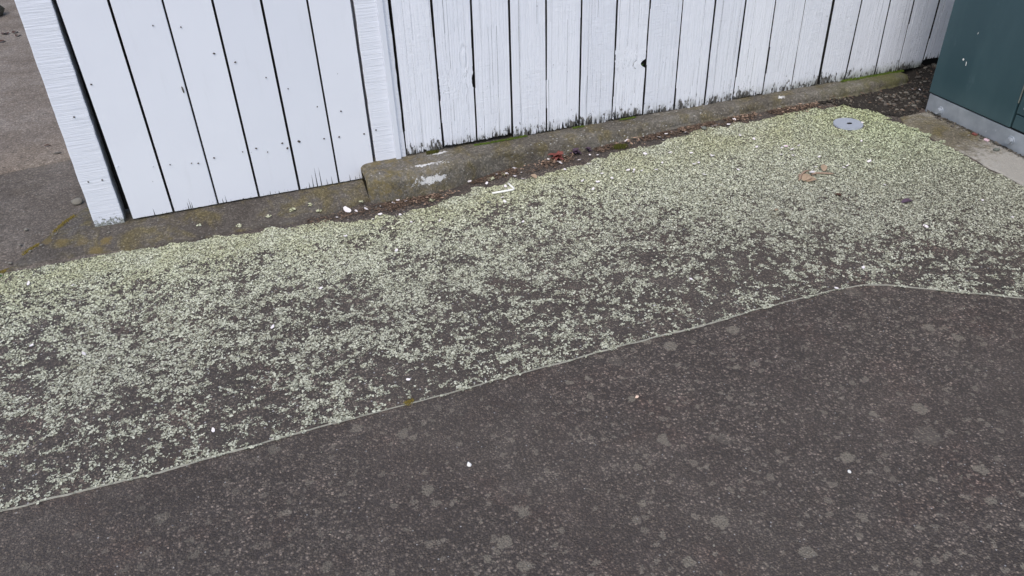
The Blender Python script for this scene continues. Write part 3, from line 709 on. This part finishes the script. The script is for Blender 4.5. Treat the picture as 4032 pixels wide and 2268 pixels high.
gx, gy = np.meshgrid(np.arange(-2.0, 2.72, st), np.arange(-1.92, -.10, st))
gx = (gx + rng.uniform(-.5, .5, gx.shape) * st).ravel(); gy = (gy + rng.uniform(-.5, .5, gy.shape) * st).ravel()
ok = lichen_allowed(gx, gy); gx, gy = gx[ok], gy[ok]
def ranked(a):
    q = np.empty(len(a)); q[np.argsort(a)] = np.arange(len(a)) / len(a); return q
rnd_ = rng.random(len(gx))
n_clump = .08 * vnoise(gx * .75, gy, 8) + .26 * vnoise(gx * .8, gy, 27, 3.1) + .34 * vnoise(gx * .85, gy, 66, 7.7) + .34 * vnoise(gx, gy, 135, 1.7) + .16 * rnd_
n_fine = .12 * vnoise(gx * .8, gy, 12) + .22 * vnoise(gx * .8, gy, 30, 3.1) + .30 * vnoise(gx, gy, 75, 7.7) + .34 * vnoise(gx, gy, 140, 1.7) + .16 * rnd_
cvg = coverage(gx, gy)
cvg = np.where(gx < -.9, cvg * (1 - sstep(-1.1, -1.95, gx) * .95), cvg)
wf = sstep(.25, .75, cvg)
rank = ranked(n_clump) * (1 - wf) + ranked(n_fine) * wf
near = np.exp(-(gy - seam_y(gx)) / .016) * sstep(.45, .7, vnoise(gx, gx * 0 + 4, 9)) * .55 + .16 * np.exp(-(gy - seam_y(gx)) / .006)
keep = rank < np.clip(cvg * .93 + .015 + .10 * sstep(.6, .9, cvg) + near, 0, .99)
gx0, gy0, keep0 = gx, gy, keep; gx, gy = gx[keep], gy[keep]
soft = (rank < np.clip(cvg * .97 + .20, 0, 1)) & ~keep0 & (rng.random(len(gx0)) < .62)
V, F = flakes(gx, gy, ground_z, .0013, .0041, .0030, rng, .5)
V2, F2 = flakes(gx0[soft], gy0[soft], ground_z, .0008, .0022, .0014, rng, .3, 5)
F2 = F2 + len(V); V = np.concatenate([V, V2]); F = np.concatenate([F, F2])
lich = big_mesh('lichen', V, F, M['lichen']); tag(lich, kind='stuff')
print('lichen flakes', len(gx))
# separate lichen rosettes on the bare strip, the slab and the kerb foot
def rosette(x, y, R_, zf, label, mat=None):
    n = int(26 * (R_ / .012) ** 2); rr = R_ * np.sqrt(rng.random(n)); a = rng.random(n) * 6.283
    V, F = flakes(x + rr * np.cos(a), y + rr * np.sin(a), zf, .003, .0055, .003, rng)
    o = big_mesh('lichen_rosette', V, F, mat or M['lichen']); tag(o, label, 'lichen', 'lichen rosettes apart from the main crust'); return o
for (x, y, R_) in ((.56, -.215, .012), (.82, -.15, .016), (.88, -.135, .013), (.04, -.11, .010), (.11, -.10, .008), (.135, -.145, .009), (-.05, -.12, .008), (.30, -.135, .007), (-.30, -.10, .007), (-.16, -.145, .009)):
    zf = (lambda X, Y: slab_z(X, Y) + .008) if x < .35 else (lambda X, Y: ground_z(X, Y) + .003)
    rosette(x, y, R_, zf, 'pale lichen rosette on the concrete slab below the gate' if x < .35 else 'pale lichen rosette on the bare strip at the kerb foot')
for (x, y, R_) in ((2.60, -.56, .018), (2.605, -.64, .012), (2.597, -.50, .012)):
    rosette(x, y, R_, lambda X, Y: ground_z(X, Y) + .005, 'pale green lichen rosette at the edge of the cabinet pad')
# tiny crumbs of lichen and grit on the lower asphalt
nq = 420; qx = rng.uniform(-.8, 2.3, nq); qy = rng.uniform(-2.3, -1.33, nq); okq = qy < seam_y(qx) - .01; qx, qy = qx[okq], qy[okq]
V, F = flakes(qx, qy, lambda X, Y: X * 0 - .005, .0010, .0030, .002, rng)
tag(big_mesh('grit', V, F, M['lichen']), kind='stuff')

# ---------------------------------------------------------------- litter, moss
def slivers(px, py, zf, lmin, lmax, wmin, wmax, hmax, rg):
    N = len(px); L_ = rg.uniform(lmin, lmax, N) / 2; W_ = rg.uniform(wmin, wmax, N) / 2; th = rg.random(N) * 6.283
    c, s = np.cos(th), np.sin(th); z0 = zf(px, py) + .001 + hmax * rg.random(N)
    pts = []
    for (a, b) in ((-1, 0), (0, -1), (1, 0), (0, 1)):
        pts.append(np.stack([px + a * L_ * c - b * W_ * s, py + a * L_ * s + b * W_ * c, z0 + rg.uniform(-.2, 1.0, N) * hmax * .6], -1))
    V = np.stack(pts, 1).reshape(-1, 3); k_ = np.arange(N)[:, None] * 4
    F = np.concatenate([k_ + np.array([[0, 1, 2]]), k_ + np.array([[0, 2, 3]])], 1).reshape(-1, 3)
    return V, F
nL = 7500; lx = rng.uniform(.30, 2.55, nL); ly = np.interp(lx, [a for a, b in KF], [b for a, b in KF]) - np.abs(rng.normal(0, .028, nL)) - .002
keep = (vnoise(lx, ly, 9) > .36) & ((ly < -.13) | (lx > .5)); lx, ly = lx[keep], ly[keep]
ex = rng.uniform(.08, .45, 500); ey = -.205 + rng.normal(0, .022, 500)
lx = np.concatenate([lx, ex]); ly = np.concatenate([ly, ey])
V, F = slivers(lx, ly, ground_z, .004, .018, .001, .006, .006, rng)
tag(big_mesh('leaf_litter', V, F, M['litter']), kind='stuff')
M['litter_tan'] = plain('leaf_litter_tan', (.27, .185, .13), .85, .6, 160, island=True)
nL = 620; lx = rng.uniform(.45, 2.5, nL); ly = np.interp(lx, [a for a, b in KF], [b for a, b in KF]) - np.abs(rng.normal(0, .034, nL)) - .004
keep = vnoise(lx, ly, 7) > .42
V, F = slivers(lx[keep], ly[keep], lambda X, Y: ground_z(X, Y) + .004, .006, .022, .002, .008, .008, rng)
tag(big_mesh('leaf_litter', V, F, M['litter_tan']), kind='stuff')
nL = 900; lx = rng.uniform(-.95, 2.55, nL); ly = rng.uniform(-1.2, -.2, nL)
keep = vnoise(lx, ly, 4) > .55; V, F = slivers(lx[keep], ly[keep], lambda X, Y: ground_z(X, Y) + .003, .004, .014, .001, .004, .002, rng)
tag(big_mesh('leaf_litter', V, F, M['litter']), kind='stuff')
nG = 2600; lx = rng.uniform(2.42, 3.3, nG); ly = rng.uniform(-.40, .11, nG); keep = in_poly(lx, ly, SOIL); lx, ly = lx[keep], ly[keep]
V, F = flakes(lx, ly, lambda X, Y: soil_zf(X, Y) - .001, .0015, .006, .006, rng, .9, 5)
V2, F2 = slivers(lx[:330], ly[:330], lambda X, Y: soil_zf(X, Y) + .003, .006, .024, .002, .007, .008, rng)
tag(big_mesh('leaf_litter', V2, F2, M['litter']), kind='stuff')
tag(big_mesh('soil_grit', V, F, M['grit']), kind='stuff')
nG = 700; ly = rng.uniform(-1.0, -.36, nG); lx = CX - np.abs(rng.normal(0, .007, nG)) - .001
V, F = flakes(lx, ly, lambda X, Y: ground_z(X * 0 + 2.62, Y) + .007, .0012, .0045, .005, rng, .9, 5)
tag(big_mesh('soil_grit', V, F, M['grit']), kind='stuff')

def moss(path_pts, width, height, n, mat, label, zf=None):
    """a low cushion of many short tufts along a line"""
    P = np.array(path_pts, float); seg = rng.random(n) * (len(P) - 1); i = np.minimum(seg.astype(int), len(P) - 2); f = (seg - i)[:, None]
    c = P[i] * (1 - f) + P[i + 1] * f
    off = rng.normal(0, width * .5, n); c[:, 1] += off * .8; c[:, 0] += rng.normal(0, width * .3, n)
    h = height * np.exp(-(off / (width * .7)) ** 2) * rng.uniform(.5, 1.1, n)
    base = c[:, 2] if zf is None else zf(c[:, 0], c[:, 1])
    r_ = rng.uniform(.0012, .0028, n); a = rng.random(n) * 6.283
    V = np.empty((n, 4, 3))
    for k_ in range(3):
        V[:, k_, 0] = c[:, 0] + r_ * np.cos(a + 2.09 * k_); V[:, k_, 1] = c[:, 1] + r_ * np.sin(a + 2.09 * k_); V[:, k_, 2] = base + h * .35 * (k_ == 0)
    V[:, 3, 0] = c[:, 0] + rng.normal(0, .0015, n); V[:, 3, 1] = c[:, 1] + rng.normal(0, .0015, n); V[:, 3, 2] = base + h
    k_ = np.arange(n)[:, None] * 4
    F = np.concatenate([k_ + np.array([[0, 1, 3]]), k_ + np.array([[1, 2, 3]]), k_ + np.array([[2, 0, 3]])], 1).reshape(-1, 3)
    o = big_mesh('moss_clump', V.reshape(-1, 3), F, mat); return tag(o, label, 'moss')
kt = .104
moss([(.605, -.006, kt), (.645, -.010, kt)], .016, .013, 260, M['moss_dark'], 'small olive moss tuft on the kerb under the first fence board')
moss([(.80, -.008, kt), (.86, -.010, kt), (.95, -.008, kt), (1.03, -.005, kt)], .009, .008, 620, M['moss'], 'long bright moss line on the kerb top below the third fence board')
moss([(1.24, -.006, kt), (1.29, -.006, kt)], .008, .007, 180, M['moss'], 'short bright moss tuft on the kerb below a rotted board foot')
moss([(1.46, -.006, kt), (1.53, -.006, kt)], .008, .007, 200, M['moss'], 'thin bright moss strip on the kerb below the knot hole')
moss([(2.60, -.008, kt), (2.70, -.008, kt), (2.80, -.008, kt), (2.95, -.008, kt)], .013, .012, 900, M['moss'], 'dense bright moss line on the far kerb end beside the cabinet')
moss([(1.372, -.150, .05), (1.408, -.165, .05)], .022, .020, 480, M['moss_dark'], 'round dark moss cushion in the litter at the kerb foot', lambda X, Y: ground_z(X, Y) + .002)
SLZ = lambda X, Y: slab_z(X, Y) + .004
moss([(-.80, .02, .03), (-.77, .085, .03), (-.74, .13, .03)], .015, .009, 480, M['moss_gold'], 'golden moss filling the joint just left of the post', SLZ)
moss([(-.89, -.08, .02), (-.865, -.06, .02), (-.845, -.045, .02)], .014, .009, 300, M['moss_gold'], 'golden moss patch in the joint left of the mustard stains', SLZ)
moss([(-1.02, -.150, .0), (-.95, -.146, .0), (-.915, -.138, .0)], .012, .009, 300, M['moss_gold'], 'golden moss at the corner where joint and lichen meet', lambda X, Y: ground_z(X, Y) + .004)
moss([(.205, -1.303, 0), (.225, -1.300, 0)], .010, .010, 130, M['moss_gold'], 'tiny yellow moss tuft on the joint between the asphalts', lambda X, Y: X * 0 + .001)

# ---------------------------------------------------------------- plants
def leaf_mesh(L_, W_, lift, curl, fold=.25, n=5):
    V, F = [], []
    for i in range(n + 1):
        t = i / n; wv = W_ * math.sin(math.pi * min(1, .08 + t * .92)) ** .8 * (1 - .25 * t) * .5
        x = L_ * t * math.cos(lift); z = L_ * t * math.sin(lift) - curl * L_ * t * t
        V += [(x, -wv, z + fold * wv), (x, 0, z), (x, wv, z + fold * wv)]
    for i in range(n):
        for k in range(2): F.append((3 * i + k, 3 * i + k + 1, 3 * i + k + 4, 3 * i + k + 3))
    return V, F
def rosette_plant(name, x, y, z, n, lmin, lmax, wr, mat, label, cat, lift=(.25, 1.0)):
    o = empty(name, (x, y, z), label, cat)
    for i in range(n):
        L_ = random.uniform(lmin, lmax); V, F = leaf_mesh(L_, L_ * random.uniform(*wr), random.uniform(*lift), random.uniform(.2, .6))
        l = mesh_obj('leaf', V, F, mat, o, True); l.rotation_euler = (random.uniform(-.3, .3), 0, 6.283 * i / n * 1.618 * 2 + random.uniform(-.3, .3)); l.location = (0, 0, .002 + .001 * i)
    return o
rosette_plant('weed', 1.118, -.128, gz(1.118, -.128), 21, .032, .056, (.34, .5), M['weed_red'], 'small red leaved weed rosette growing at the kerb foot', 'weed')
rosette_plant('weed', 1.205, -.118, gz(1.205, -.118), 15, .018, .034, (.5, .8), M['weed_purple'], 'purple leaved seedling just right of the red weed', 'weed')
rosette_plant('weed', 1.262, -.122, gz(1.262, -.122), 13, .012, .022, (.5, .8), M['weed_purple'], 'second purple leaved seedling, nearer the dark moss cushion', 'weed')
rosette_plant('weed', -.965, -.172, .001, 9, .010, .020, (.35, .6), M['green_leaf'], 'tiny green weed by the golden moss at the corner of the slab', 'weed')
V, F = leaf_mesh(.05, .045, 1.3, .1)
o = mesh_obj('leaf', V, F, M['green_leaf'], None, True); o.location = (1.558, .0235, .312); o.rotation_euler = (0, 0, 1.57); tag(o, 'green leaf showing through the knot hole in the fence', 'leaf')

def loose_leaf(x, y, z, L_, W_, rot, mat, label, lift=.15, curl=.3):
    V, F = leaf_mesh(L_, W_, lift, curl, .35); o = mesh_obj('leaf', V, F, mat, None, True); o.location = (x, y, z); o.rotation_euler = (random.uniform(-.15, .15), 0, rot); return tag(o, label, 'leaf')
loose_leaf(.985, -.235, gz(.985, -.235) + .004, .034, .024, 1.9, M['brown_leaf'], 'curled orange brown leaf on lichen left of the red weed', .35, .2)
loose_leaf(2.035, -.640, gz(2.035, -.64) + .006, .045, .028, 1.0, M['brown_leaf'], 'orange dead leaf standing behind the dry stalk', .4, .2)
loose_leaf(2.20, -.936, gz(2.2, -.936) + .005, .050, .026, 2.9, M['weed_purple'], 'dark purple withered leaf alone on lichen in front of the pad', .3, .5)
loose_leaf(1.697, -.814, gz(1.7, -.81) + .004, .022, .012, .4, M['brown_leaf'], 'small orange leaf scrap alone amid the thinning lichen')
loose_leaf(1.9866, -.81, gz(1.98, -.81) + .004, .030, .022, 2.2, M['leaf_dark'], 'small dark brown leaf on lichen below the dry stalk')
loose_leaf(-.935, .873, .045, .030, .014, .2, M['leaf_dark'], 'single dark leaf sliver on the path beside the post')
for i, (x, y) in enumerate(((-1.4221, 2.9117), (-1.3942, 2.9076), (-1.3653, 2.9123), (-1.3343, 2.8255), (-1.4159, 2.7324))):
    o = loose_leaf(x, y, .045, .045, .034, random.random() * 6, M['leaf_dark'], 'curled dark brown leaf far back on the pale path behind the post'); o['group'] = 'dark leaves on the pale path'

dl = empty('dead_leaf', (1.95, -.65, gz(1.95, -.65)), 'dry brown leaf with a bent stalk lying on the lichen', 'dead leaf')
def dpart(name, V, F, mat, smooth=True):
    o = mesh_obj(name, V, F, mat, None, smooth); rel(o, dl); return o
dpts = [(1.9036, -.6642), (1.925, -.645), (1.9478, -.6285), (1.97, -.616), (1.9955, -.6098)]
V, F = tube([(x, y, gz(x, y) + .005 + .006 * math.sin(i)) for i, (x, y) in enumerate(dpts)], [.0032, .0042, .0045, .004, .0022]); dpart('stem', V, F, M['twig'])
dpts = [(1.972, -.648), (1.9952, -.6455), (2.018, -.655), (2.038, -.664), (2.0540, -.672)]
V, F = tube([(x, y, gz(x, y) + .008) for x, y in dpts], [.003, .004, .0038, .004, .003]); dpart('stem', V, F, M['twig'])
for (x, y, L_, W_, ro) in ((1.915, -.672, .06, .040, .35), (1.925, -.683, .05, .034, .1), (1.91, -.660, .05, .02, .9)):
    V, F = leaf_mesh(L_, W_, .25, .25, .5); o = dpart('blade', V, F, M['brown_leaf'] if W_ > .03 else M['twig']); o.location = (x, y, gz(x, y) + .005); o.rotation_euler = (.2, 0, ro)

# ---------------------------------------------------------------- petals, pebbles and other small things
def petal_me(seed):
    r = random.Random(seed); V = [(0, 0, -.10)]; n = 9
    for k in range(n):
        a = 6.283 * k / n; q = r.uniform(.85, 1.12); V.append((math.cos(a) * q, math.sin(a) * .62 * q, .12 * abs(math.cos(a)) + r.uniform(-.03, .12)))
    F = [(0, 1 + k, 1 + (k + 1) % n) for k in range(n)]
    me = bpy.data.meshes.new('petal'); me.from_pydata(V, [], F); me.polygons.foreach_set('use_smooth', [True] * n); me.materials.append(M['petal']); return me
PM = [petal_me(s) for s in range(6)]
PET = [(1.0857, -0.1165), (1.1525, -0.1292), (0.9357, -0.1176), (0.8534, -0.1292), (0.9476, -0.167), (0.8915, -0.1416), (0.9126, -0.1812), (0.9346, -0.2183), (1.1089, -0.1502), (1.1163, -0.1677), (1.1939, -0.1837), (1.2771, -0.1812), (1.2489, -0.1652), (1.4306, -0.1228), (1.4419, -0.1146), (1.5747, -0.1827), (1.6144, -0.1376), (1.6418, -0.1313), (1.6954, -0.1563), (1.5718, -0.1533), (1.7869, -0.1358), (1.8325, -0.146), (1.8520, -0.1437), (1.9596, -0.1203), (1.4509, -0.2633), (1.4780, -0.3588), (1.5470, -0.2965), (1.4316, -0.3972), (1.3515, -0.3622), (1.3414, -0.3768), (1.3769, -0.3803), (1.2268, -0.33), (1.1376, -0.3468), (1.1866, -0.3815), (1.2478, -0.38), (1.6870, -0.3791), (1.6230, -0.3332), (1.5867, -0.4179), (1.6088, -0.4156), (1.2122, -0.235), (0.7368, -0.1359), (1.1106, -0.2306), (1.5945, -0.2648), (1.5812, -0.5038), (1.3307, -0.3519), (0.2684, -0.1937), (0.5088, -0.1422), (0.4946, -0.1571), (0.4355, -0.1679), (0.4147, -0.1869), (0.4618, -0.19), (0.3071, -0.1919), (0.3621, -0.1923), (0.1929, -0.2149), (0.3151, -0.2825), (0.3489, -0.2534), (0.9364, -0.1153), (0.8547, -0.1281), (0.8914, -0.1465), (0.9131, -0.1809), (0.9367, -0.2188), (0.738, -0.1369), (0.7942, -0.1833), (0.8526, -0.2435), (0.8139, -0.321), (0.8115, -0.3557), (0.4452, -0.3573), (0.5462, -0.3867), (0.4185, -0.2865), (0.7916, -0.4832), (0.8239, -0.5249), (0.199, -0.3651), (0.3499, -0.5325), (2.4739, -0.077), (2.5765, -0.0771), (1.8916, -0.2686), (1.9272, -0.3186), (1.8975, -0.3837), (1.9894, -0.4242), (2.0129, -0.4207), (2.0210, -0.4505), (2.0648, -0.4339), (1.9543, -0.4735), (1.9931, -0.4948), (1.6887, -0.3866), (1.7251, -0.5178), (2.0233, -0.6041), (2.0846, -0.542), (2.1241, -0.6463), (2.1443, -0.6388), (2.3241, -0.4967), (2.2435, -0.6446), (2.1867, -0.806), (1.9549, -0.1216), (1.9069, -0.1557), (1.8513, -0.1475), (1.8330, -0.1474), (2.9026, -0.1382), (2.9255, -0.1571), (1.1853, -0.3841), (1.1479, -0.4226), (1.4302, -0.5818), (1.6022, -1.2806), (1.7573, -1.2160), (2.4103, -1.0467), (2.4184, -1.1730), (1.2042, -1.0701), (1.0277, -1.1539), (2.1892, -0.8084), (2.1289, -1.0854), (-0.7102, -0.337), (-0.8545, -0.2691), (-0.7945, -0.6489), (-0.6414, -0.7482), (-0.2882, -1.2232), (0.0677, -0.67), (-0.1007, -0.8235), (0.2336, -1.2136)]
def put_petal(x, y, z, s, label, group, mat=None):
    me = random.choice(PM)
    if mat: me = me.copy(); me.materials.clear(); me.materials.append(mat)
    o = bpy.data.objects.new('petal', me); C.objects.link(o); o.location = (x, y, z); o.scale = (s, s, s)
    o.rotation_euler = (random.uniform(-.35, .35), random.uniform(-.35, .35), random.uniform(0, 6.28)); return tag(o, label, 'petal', group)
seen = []
for (x, y) in PET:
    if any((x - a) ** 2 + (y - b) ** 2 < .004 ** 2 for a, b in seen): continue
    seen.append((x, y)); kf = kerb_front(x)
    if x < -.02 or y < -.70: lab, grp = 'lone white petal on the open pavement away from the kerb', 'petals on the open pavement'
    elif x > 1.86: lab, grp = 'white petal on the lichen between round cover and cabinet side', 'petals on the lichen near the cabinet'
    elif y > kf - .075 and x > .3: lab, grp = 'white petal in the litter along the foot of the kerb', 'petals along the kerb foot'
    else: lab, grp = 'white petal lying on the lichen in front of the kerb litter', 'petals on the lichen in front of the kerb'
    put_petal(x, y, (gz(x, y) if y > -1.31 else -.004) + (.0075 if y > -.7 else .0045), random.uniform(.0058, .0102), lab, grp)
put_petal(.2368, -.182, .012, .019, 'largest white petal, by itself left of the kerb end', None)
put_petal(2.0128, -.4207 - .004, gz(2.01, -.42) + .009, .008, 'faintly pink petal on the lichen beyond the dry stalk', None, M['petal_pink'])
put_petal(2.444, -.355, gz(2.44, -.355) + .008, .007, 'white petal touching the right edge of the round cover', None)
put_petal(1.981, -.636, gz(1.98, -.636) + .009, .016, 'white petal caught in the fork of the dry stalk', None)

def rock_me(seed, mat, flat=.6):
    r = random.Random(seed); bm = bmesh.new(); bmesh.ops.create_icosphere(bm, subdivisions=2, radius=1)
    d = [Vector((r.uniform(-1, 1), r.uniform(-1, 1), r.uniform(-1, 1))).normalized() for _ in range(7)]; k = [r.uniform(.55, .95) for _ in d]
    for v in bm.verts:
        for dd, kk in zip(d, k):
            t = v.co.dot(dd)
            if t > kk: v.co -= dd * (t - kk) * .85
        v.co.z *= flat; v.co.x *= 1.2
    me = bpy.data.meshes.new('pebble'); bm.to_mesh(me); bm.free(); me.materials.append(mat); me.polygons.foreach_set('use_smooth', [True] * len(me.polygons)); return me
RM = [rock_me(s, M['pebble_pale'] if s % 2 else M['pebble']) for s in range(8)]
def put_rock(x, y, z, s, label, group=None, me=None, name='pebble'):
    o = bpy.data.objects.new(name, me or random.choice(RM)); C.objects.link(o); o.location = (x, y, z); o.scale = (s, s, s); o.rotation_euler = (random.uniform(-.3, .3), random.uniform(-.3, .3), random.uniform(0, 6.28))
    return tag(o, label, 'pebble' if name == 'pebble' else 'stone', group)
PEB = [(2.7864, -0.1506), (2.7934, -0.1761), (2.8443, -0.1623), (2.7480, -0.1728), (2.7318, -0.1628), (2.6949, -0.1725), (2.6842, -0.2111), (2.7847, -0.213), (2.7388, -0.2154), (2.6816, -0.1948), (2.6603, -0.1798), (2.7014, -0.2211), (2.6913, -0.2377), (2.8806, -0.2124), (2.8858, -0.1895), (2.7962, -0.2653), (2.7733, -0.2619), (2.7765, -0.2891), (2.7268, -0.3342), (2.7038, -0.2998), (2.8349, -0.1872), (2.9020, -0.2025), (2.8371, -0.2222), (3.0933, 0.0275), (3.0978, 0.0064), (3.1824, 0.053), (3.1594, 0.0168), (3.0499, -0.0172), (3.0141, -0.0455), (3.1273, 0.0159), (2.7581, -0.1802), (2.8189, -0.1547), (2.8109, -0.2207), (2.8366, -0.2491), (2.7703, -0.3098), (2.7340, -0.2836), (2.6818, -0.2912), (2.6989, -0.2525), (2.6722, -0.23), (2.7006, -0.1495), (3.1490, 0.0525), (2.9947, -0.0877), (3.0204, -0.0848)]
for (x, y) in PEB:
    put_rock(x, y, float(soil_zf(x, y)) + .002, random.uniform(.0045, .0105) * (1.25 if x > 2.9 else 1), 'small grey brown pebble in the dark soil between kerb and cabinet', 'pebbles in the soil pocket')
PEB2 = [(2.7592, -0.5069), (2.7628, -0.4514), (2.7545, -0.5373), (2.7433, -0.6351), (2.7484, -0.6869), (2.7820, -0.7515), (2.7466, -0.7847), (2.7613, -0.4689), (2.7606, -0.5574), (2.7654, -0.5883), (2.7683, -0.6736), (2.7643, -0.4337)]
for i, (x, y) in enumerate(PEB2):
    if i == 6: continue
    put_rock(min(x, CX - .012), y, gz(2.62, y) + .009, random.uniform(.005, .009), 'small pebble on the concrete pad against the galvanised plinth', 'pebbles along the plinth')
put_rock(2.735, -.785, gz(2.62, -.785) + .010, .0125, 'grey green pebble alone on the pale part of the pad', None, rock_me(31, M['pebble_green']))
put_rock(1.79, -.15, gz(1.79, -.15) + .008, .012, 'smooth grey brown pebble beside petals at the kerb foot', None, rock_me(33, M['pebble_green'], .75))
put_rock(.755, -.327, gz(.755, -.327) + .005, .0065, 'tiny round grey pebble just left of the bent white stick', None, rock_me(35, M['pebble_green'], .9))
put_rock(.7932, -1.5016, .000, .0052, 'orange and white speck of stone on the lower asphalt', None, rock_me(36, M['orange_stone'], .7), 'stone')
put_rock(.3025, -1.5715, .000, .0062, 'white stone chip in the middle of the lower asphalt', None, rock_me(37, M['quartz'], .7), 'stone')
put_rock(1.1443, -1.9179, -.001, .0045, 'white stone chip far down on the right of the lower asphalt', None, rock_me(38, M['quartz'], .7), 'stone')
GRIT = [(0.792, -1.5034), (0.5028, -1.6436), (1.1443, -1.9179), (1.2985, -1.6027), (0.8655, -1.3475), (1.3746, -1.7925), (0.861, -1.8893), (1.2119, -1.8053), (0.401, -1.8430), (0.9125, -2.0722), (0.7355, -1.9873), (0.4958, -1.5022), (0.7278, -1.5972), (0.6652, -1.5298), (0.9551, -1.7689), (0.625, -1.9705), (1.1415, -1.8702), (0.8895, -1.5949)]
for i, (x, y) in enumerate(GRIT):
    if i in (0, 2): continue
    put_rock(x, y, -.003, random.uniform(.0022, .0036), 'pale grit crumb on the lower asphalt', 'pale crumbs on the lower asphalt', RM[1 + 2 * (i % 4)], 'stone')
put_rock(-.742, .245, .042, .020, 'pale flat stone on the path against the left post', None, rock_me(40, M['pebble_pale'], .4), 'stone')
put_rock(-.868, .778, .040, .016, 'flat round brown stone on the path left of the post', None, rock_me(41, M['pebble'], .25), 'stone')
for i, (x, y) in enumerate(((-.905, -.03), (-.87, -.075), (-.835, -.052), (-.93, -.115), (-.79, .0), (-.90, .08), (-.61, -.05))):
    put_rock(x, y, float(slab_z(x, y)) + .008, random.uniform(.005, .009), 'pale stone chip near the mossy joint left of the gate', 'pale chips by the mossy joint', RM[1 + 2 * (i % 4)])
for (x, y, c) in ((2.778, -.637, 'dark red crumb against the plinth of the cabinet'), (2.776, -.70, 'pale pink crumb against the plinth of the cabinet')):
    o = bm_obj('crumb', box_bm(-.011, .009, -.006, .006, 0, .008, .002, 1), M['weed_red'] if 'red' in c else M['petal_pink']); o.location = (x - .008, y, gz(2.62, y) + .006); o.rotation_euler = (0, 0, 1.7); tag(o, c, 'crumb')
# mossy stone edging far behind the post
me = rock_me(50, M['stone'], .7); o = bpy.data.objects.new('garden_stone', me); C.objects.link(o); o.location = (-1.66, 3.42, .08); o.scale = (.16, .13, .16); tag(o, 'mossy brown stone at the back of the path in the corner', 'stone')

# bent white stick, round cover, flattened spot
z = lambda x, y: gz(x, y) + .008
V, F = tube([(.7869, -.2736, z(.79, -.27)), (.83, -.279, z(.83, -.279)), (.866, -.2836, z(.866, -.2836)), (.8745, -.281, z(.87, -.28)), (.8755, -.272, z(.87, -.27)), (.872, -.25, z(.87, -.25)), (.870, -.2281, z(.87, -.228))], [.0042] * 7, 8)
tag(mesh_obj('bent_stick', V, F, M['straw'], None, True), 'thin white stick bent into an L lying on the lichen', 'stick')
dz = gz(*DISC)
cover = empty('round_cover', (DISC[0], DISC[1], dz), 'round grey painted metal cover with a centre hole set in lichen', 'cover')
bm = bmesh.new(); bmesh.ops.create_cone(bm, segments=40, radius1=.062, radius2=.0605, depth=.006, cap_ends=True)
cv_ = bm_obj('plate', bm, M['cap'], cover); cv_.location = (0, 0, .0035)
bm = bmesh.new(); bmesh.ops.create_cone(bm, segments=20, radius1=.0095, radius2=.009, depth=.001, cap_ends=True)
hl = bm_obj('hole', bm, M['black'], cover); hl.location = (.003, -.004, .0069); hl.scale = (1.3, .9, 1)
for v in ((1.8600, -1.716),):
    n = 22; R_ = [(.0165 if k % 2 else .0150) * random.uniform(.9, 1.1) for k in range(n)]
    V = [(0, 0, .0012)] + [(math.cos(6.283 * k / n) * R_[k] * .72 , math.sin(6.283 * k / n) * R_[k] * .9, .0016) for k in range(n)] + [(math.cos(6.283 * k / n) * R_[k] * .85, math.sin(6.283 * k / n) * R_[k] * 1.05, 0) for k in range(n)]
    F = [(0, 1 + k, 1 + (k + 1) % n) for k in range(n)] + [(1 + k, 1 + n + k, 1 + n + (k + 1) % n, 1 + (k + 1) % n) for k in range(n)]
    o = mesh_obj('flat_spot', V, F, M['gum']); o.location = (v[0], v[1], -.0055); tag(o, 'pale grey oval blob flattened onto the lower asphalt', 'blob')
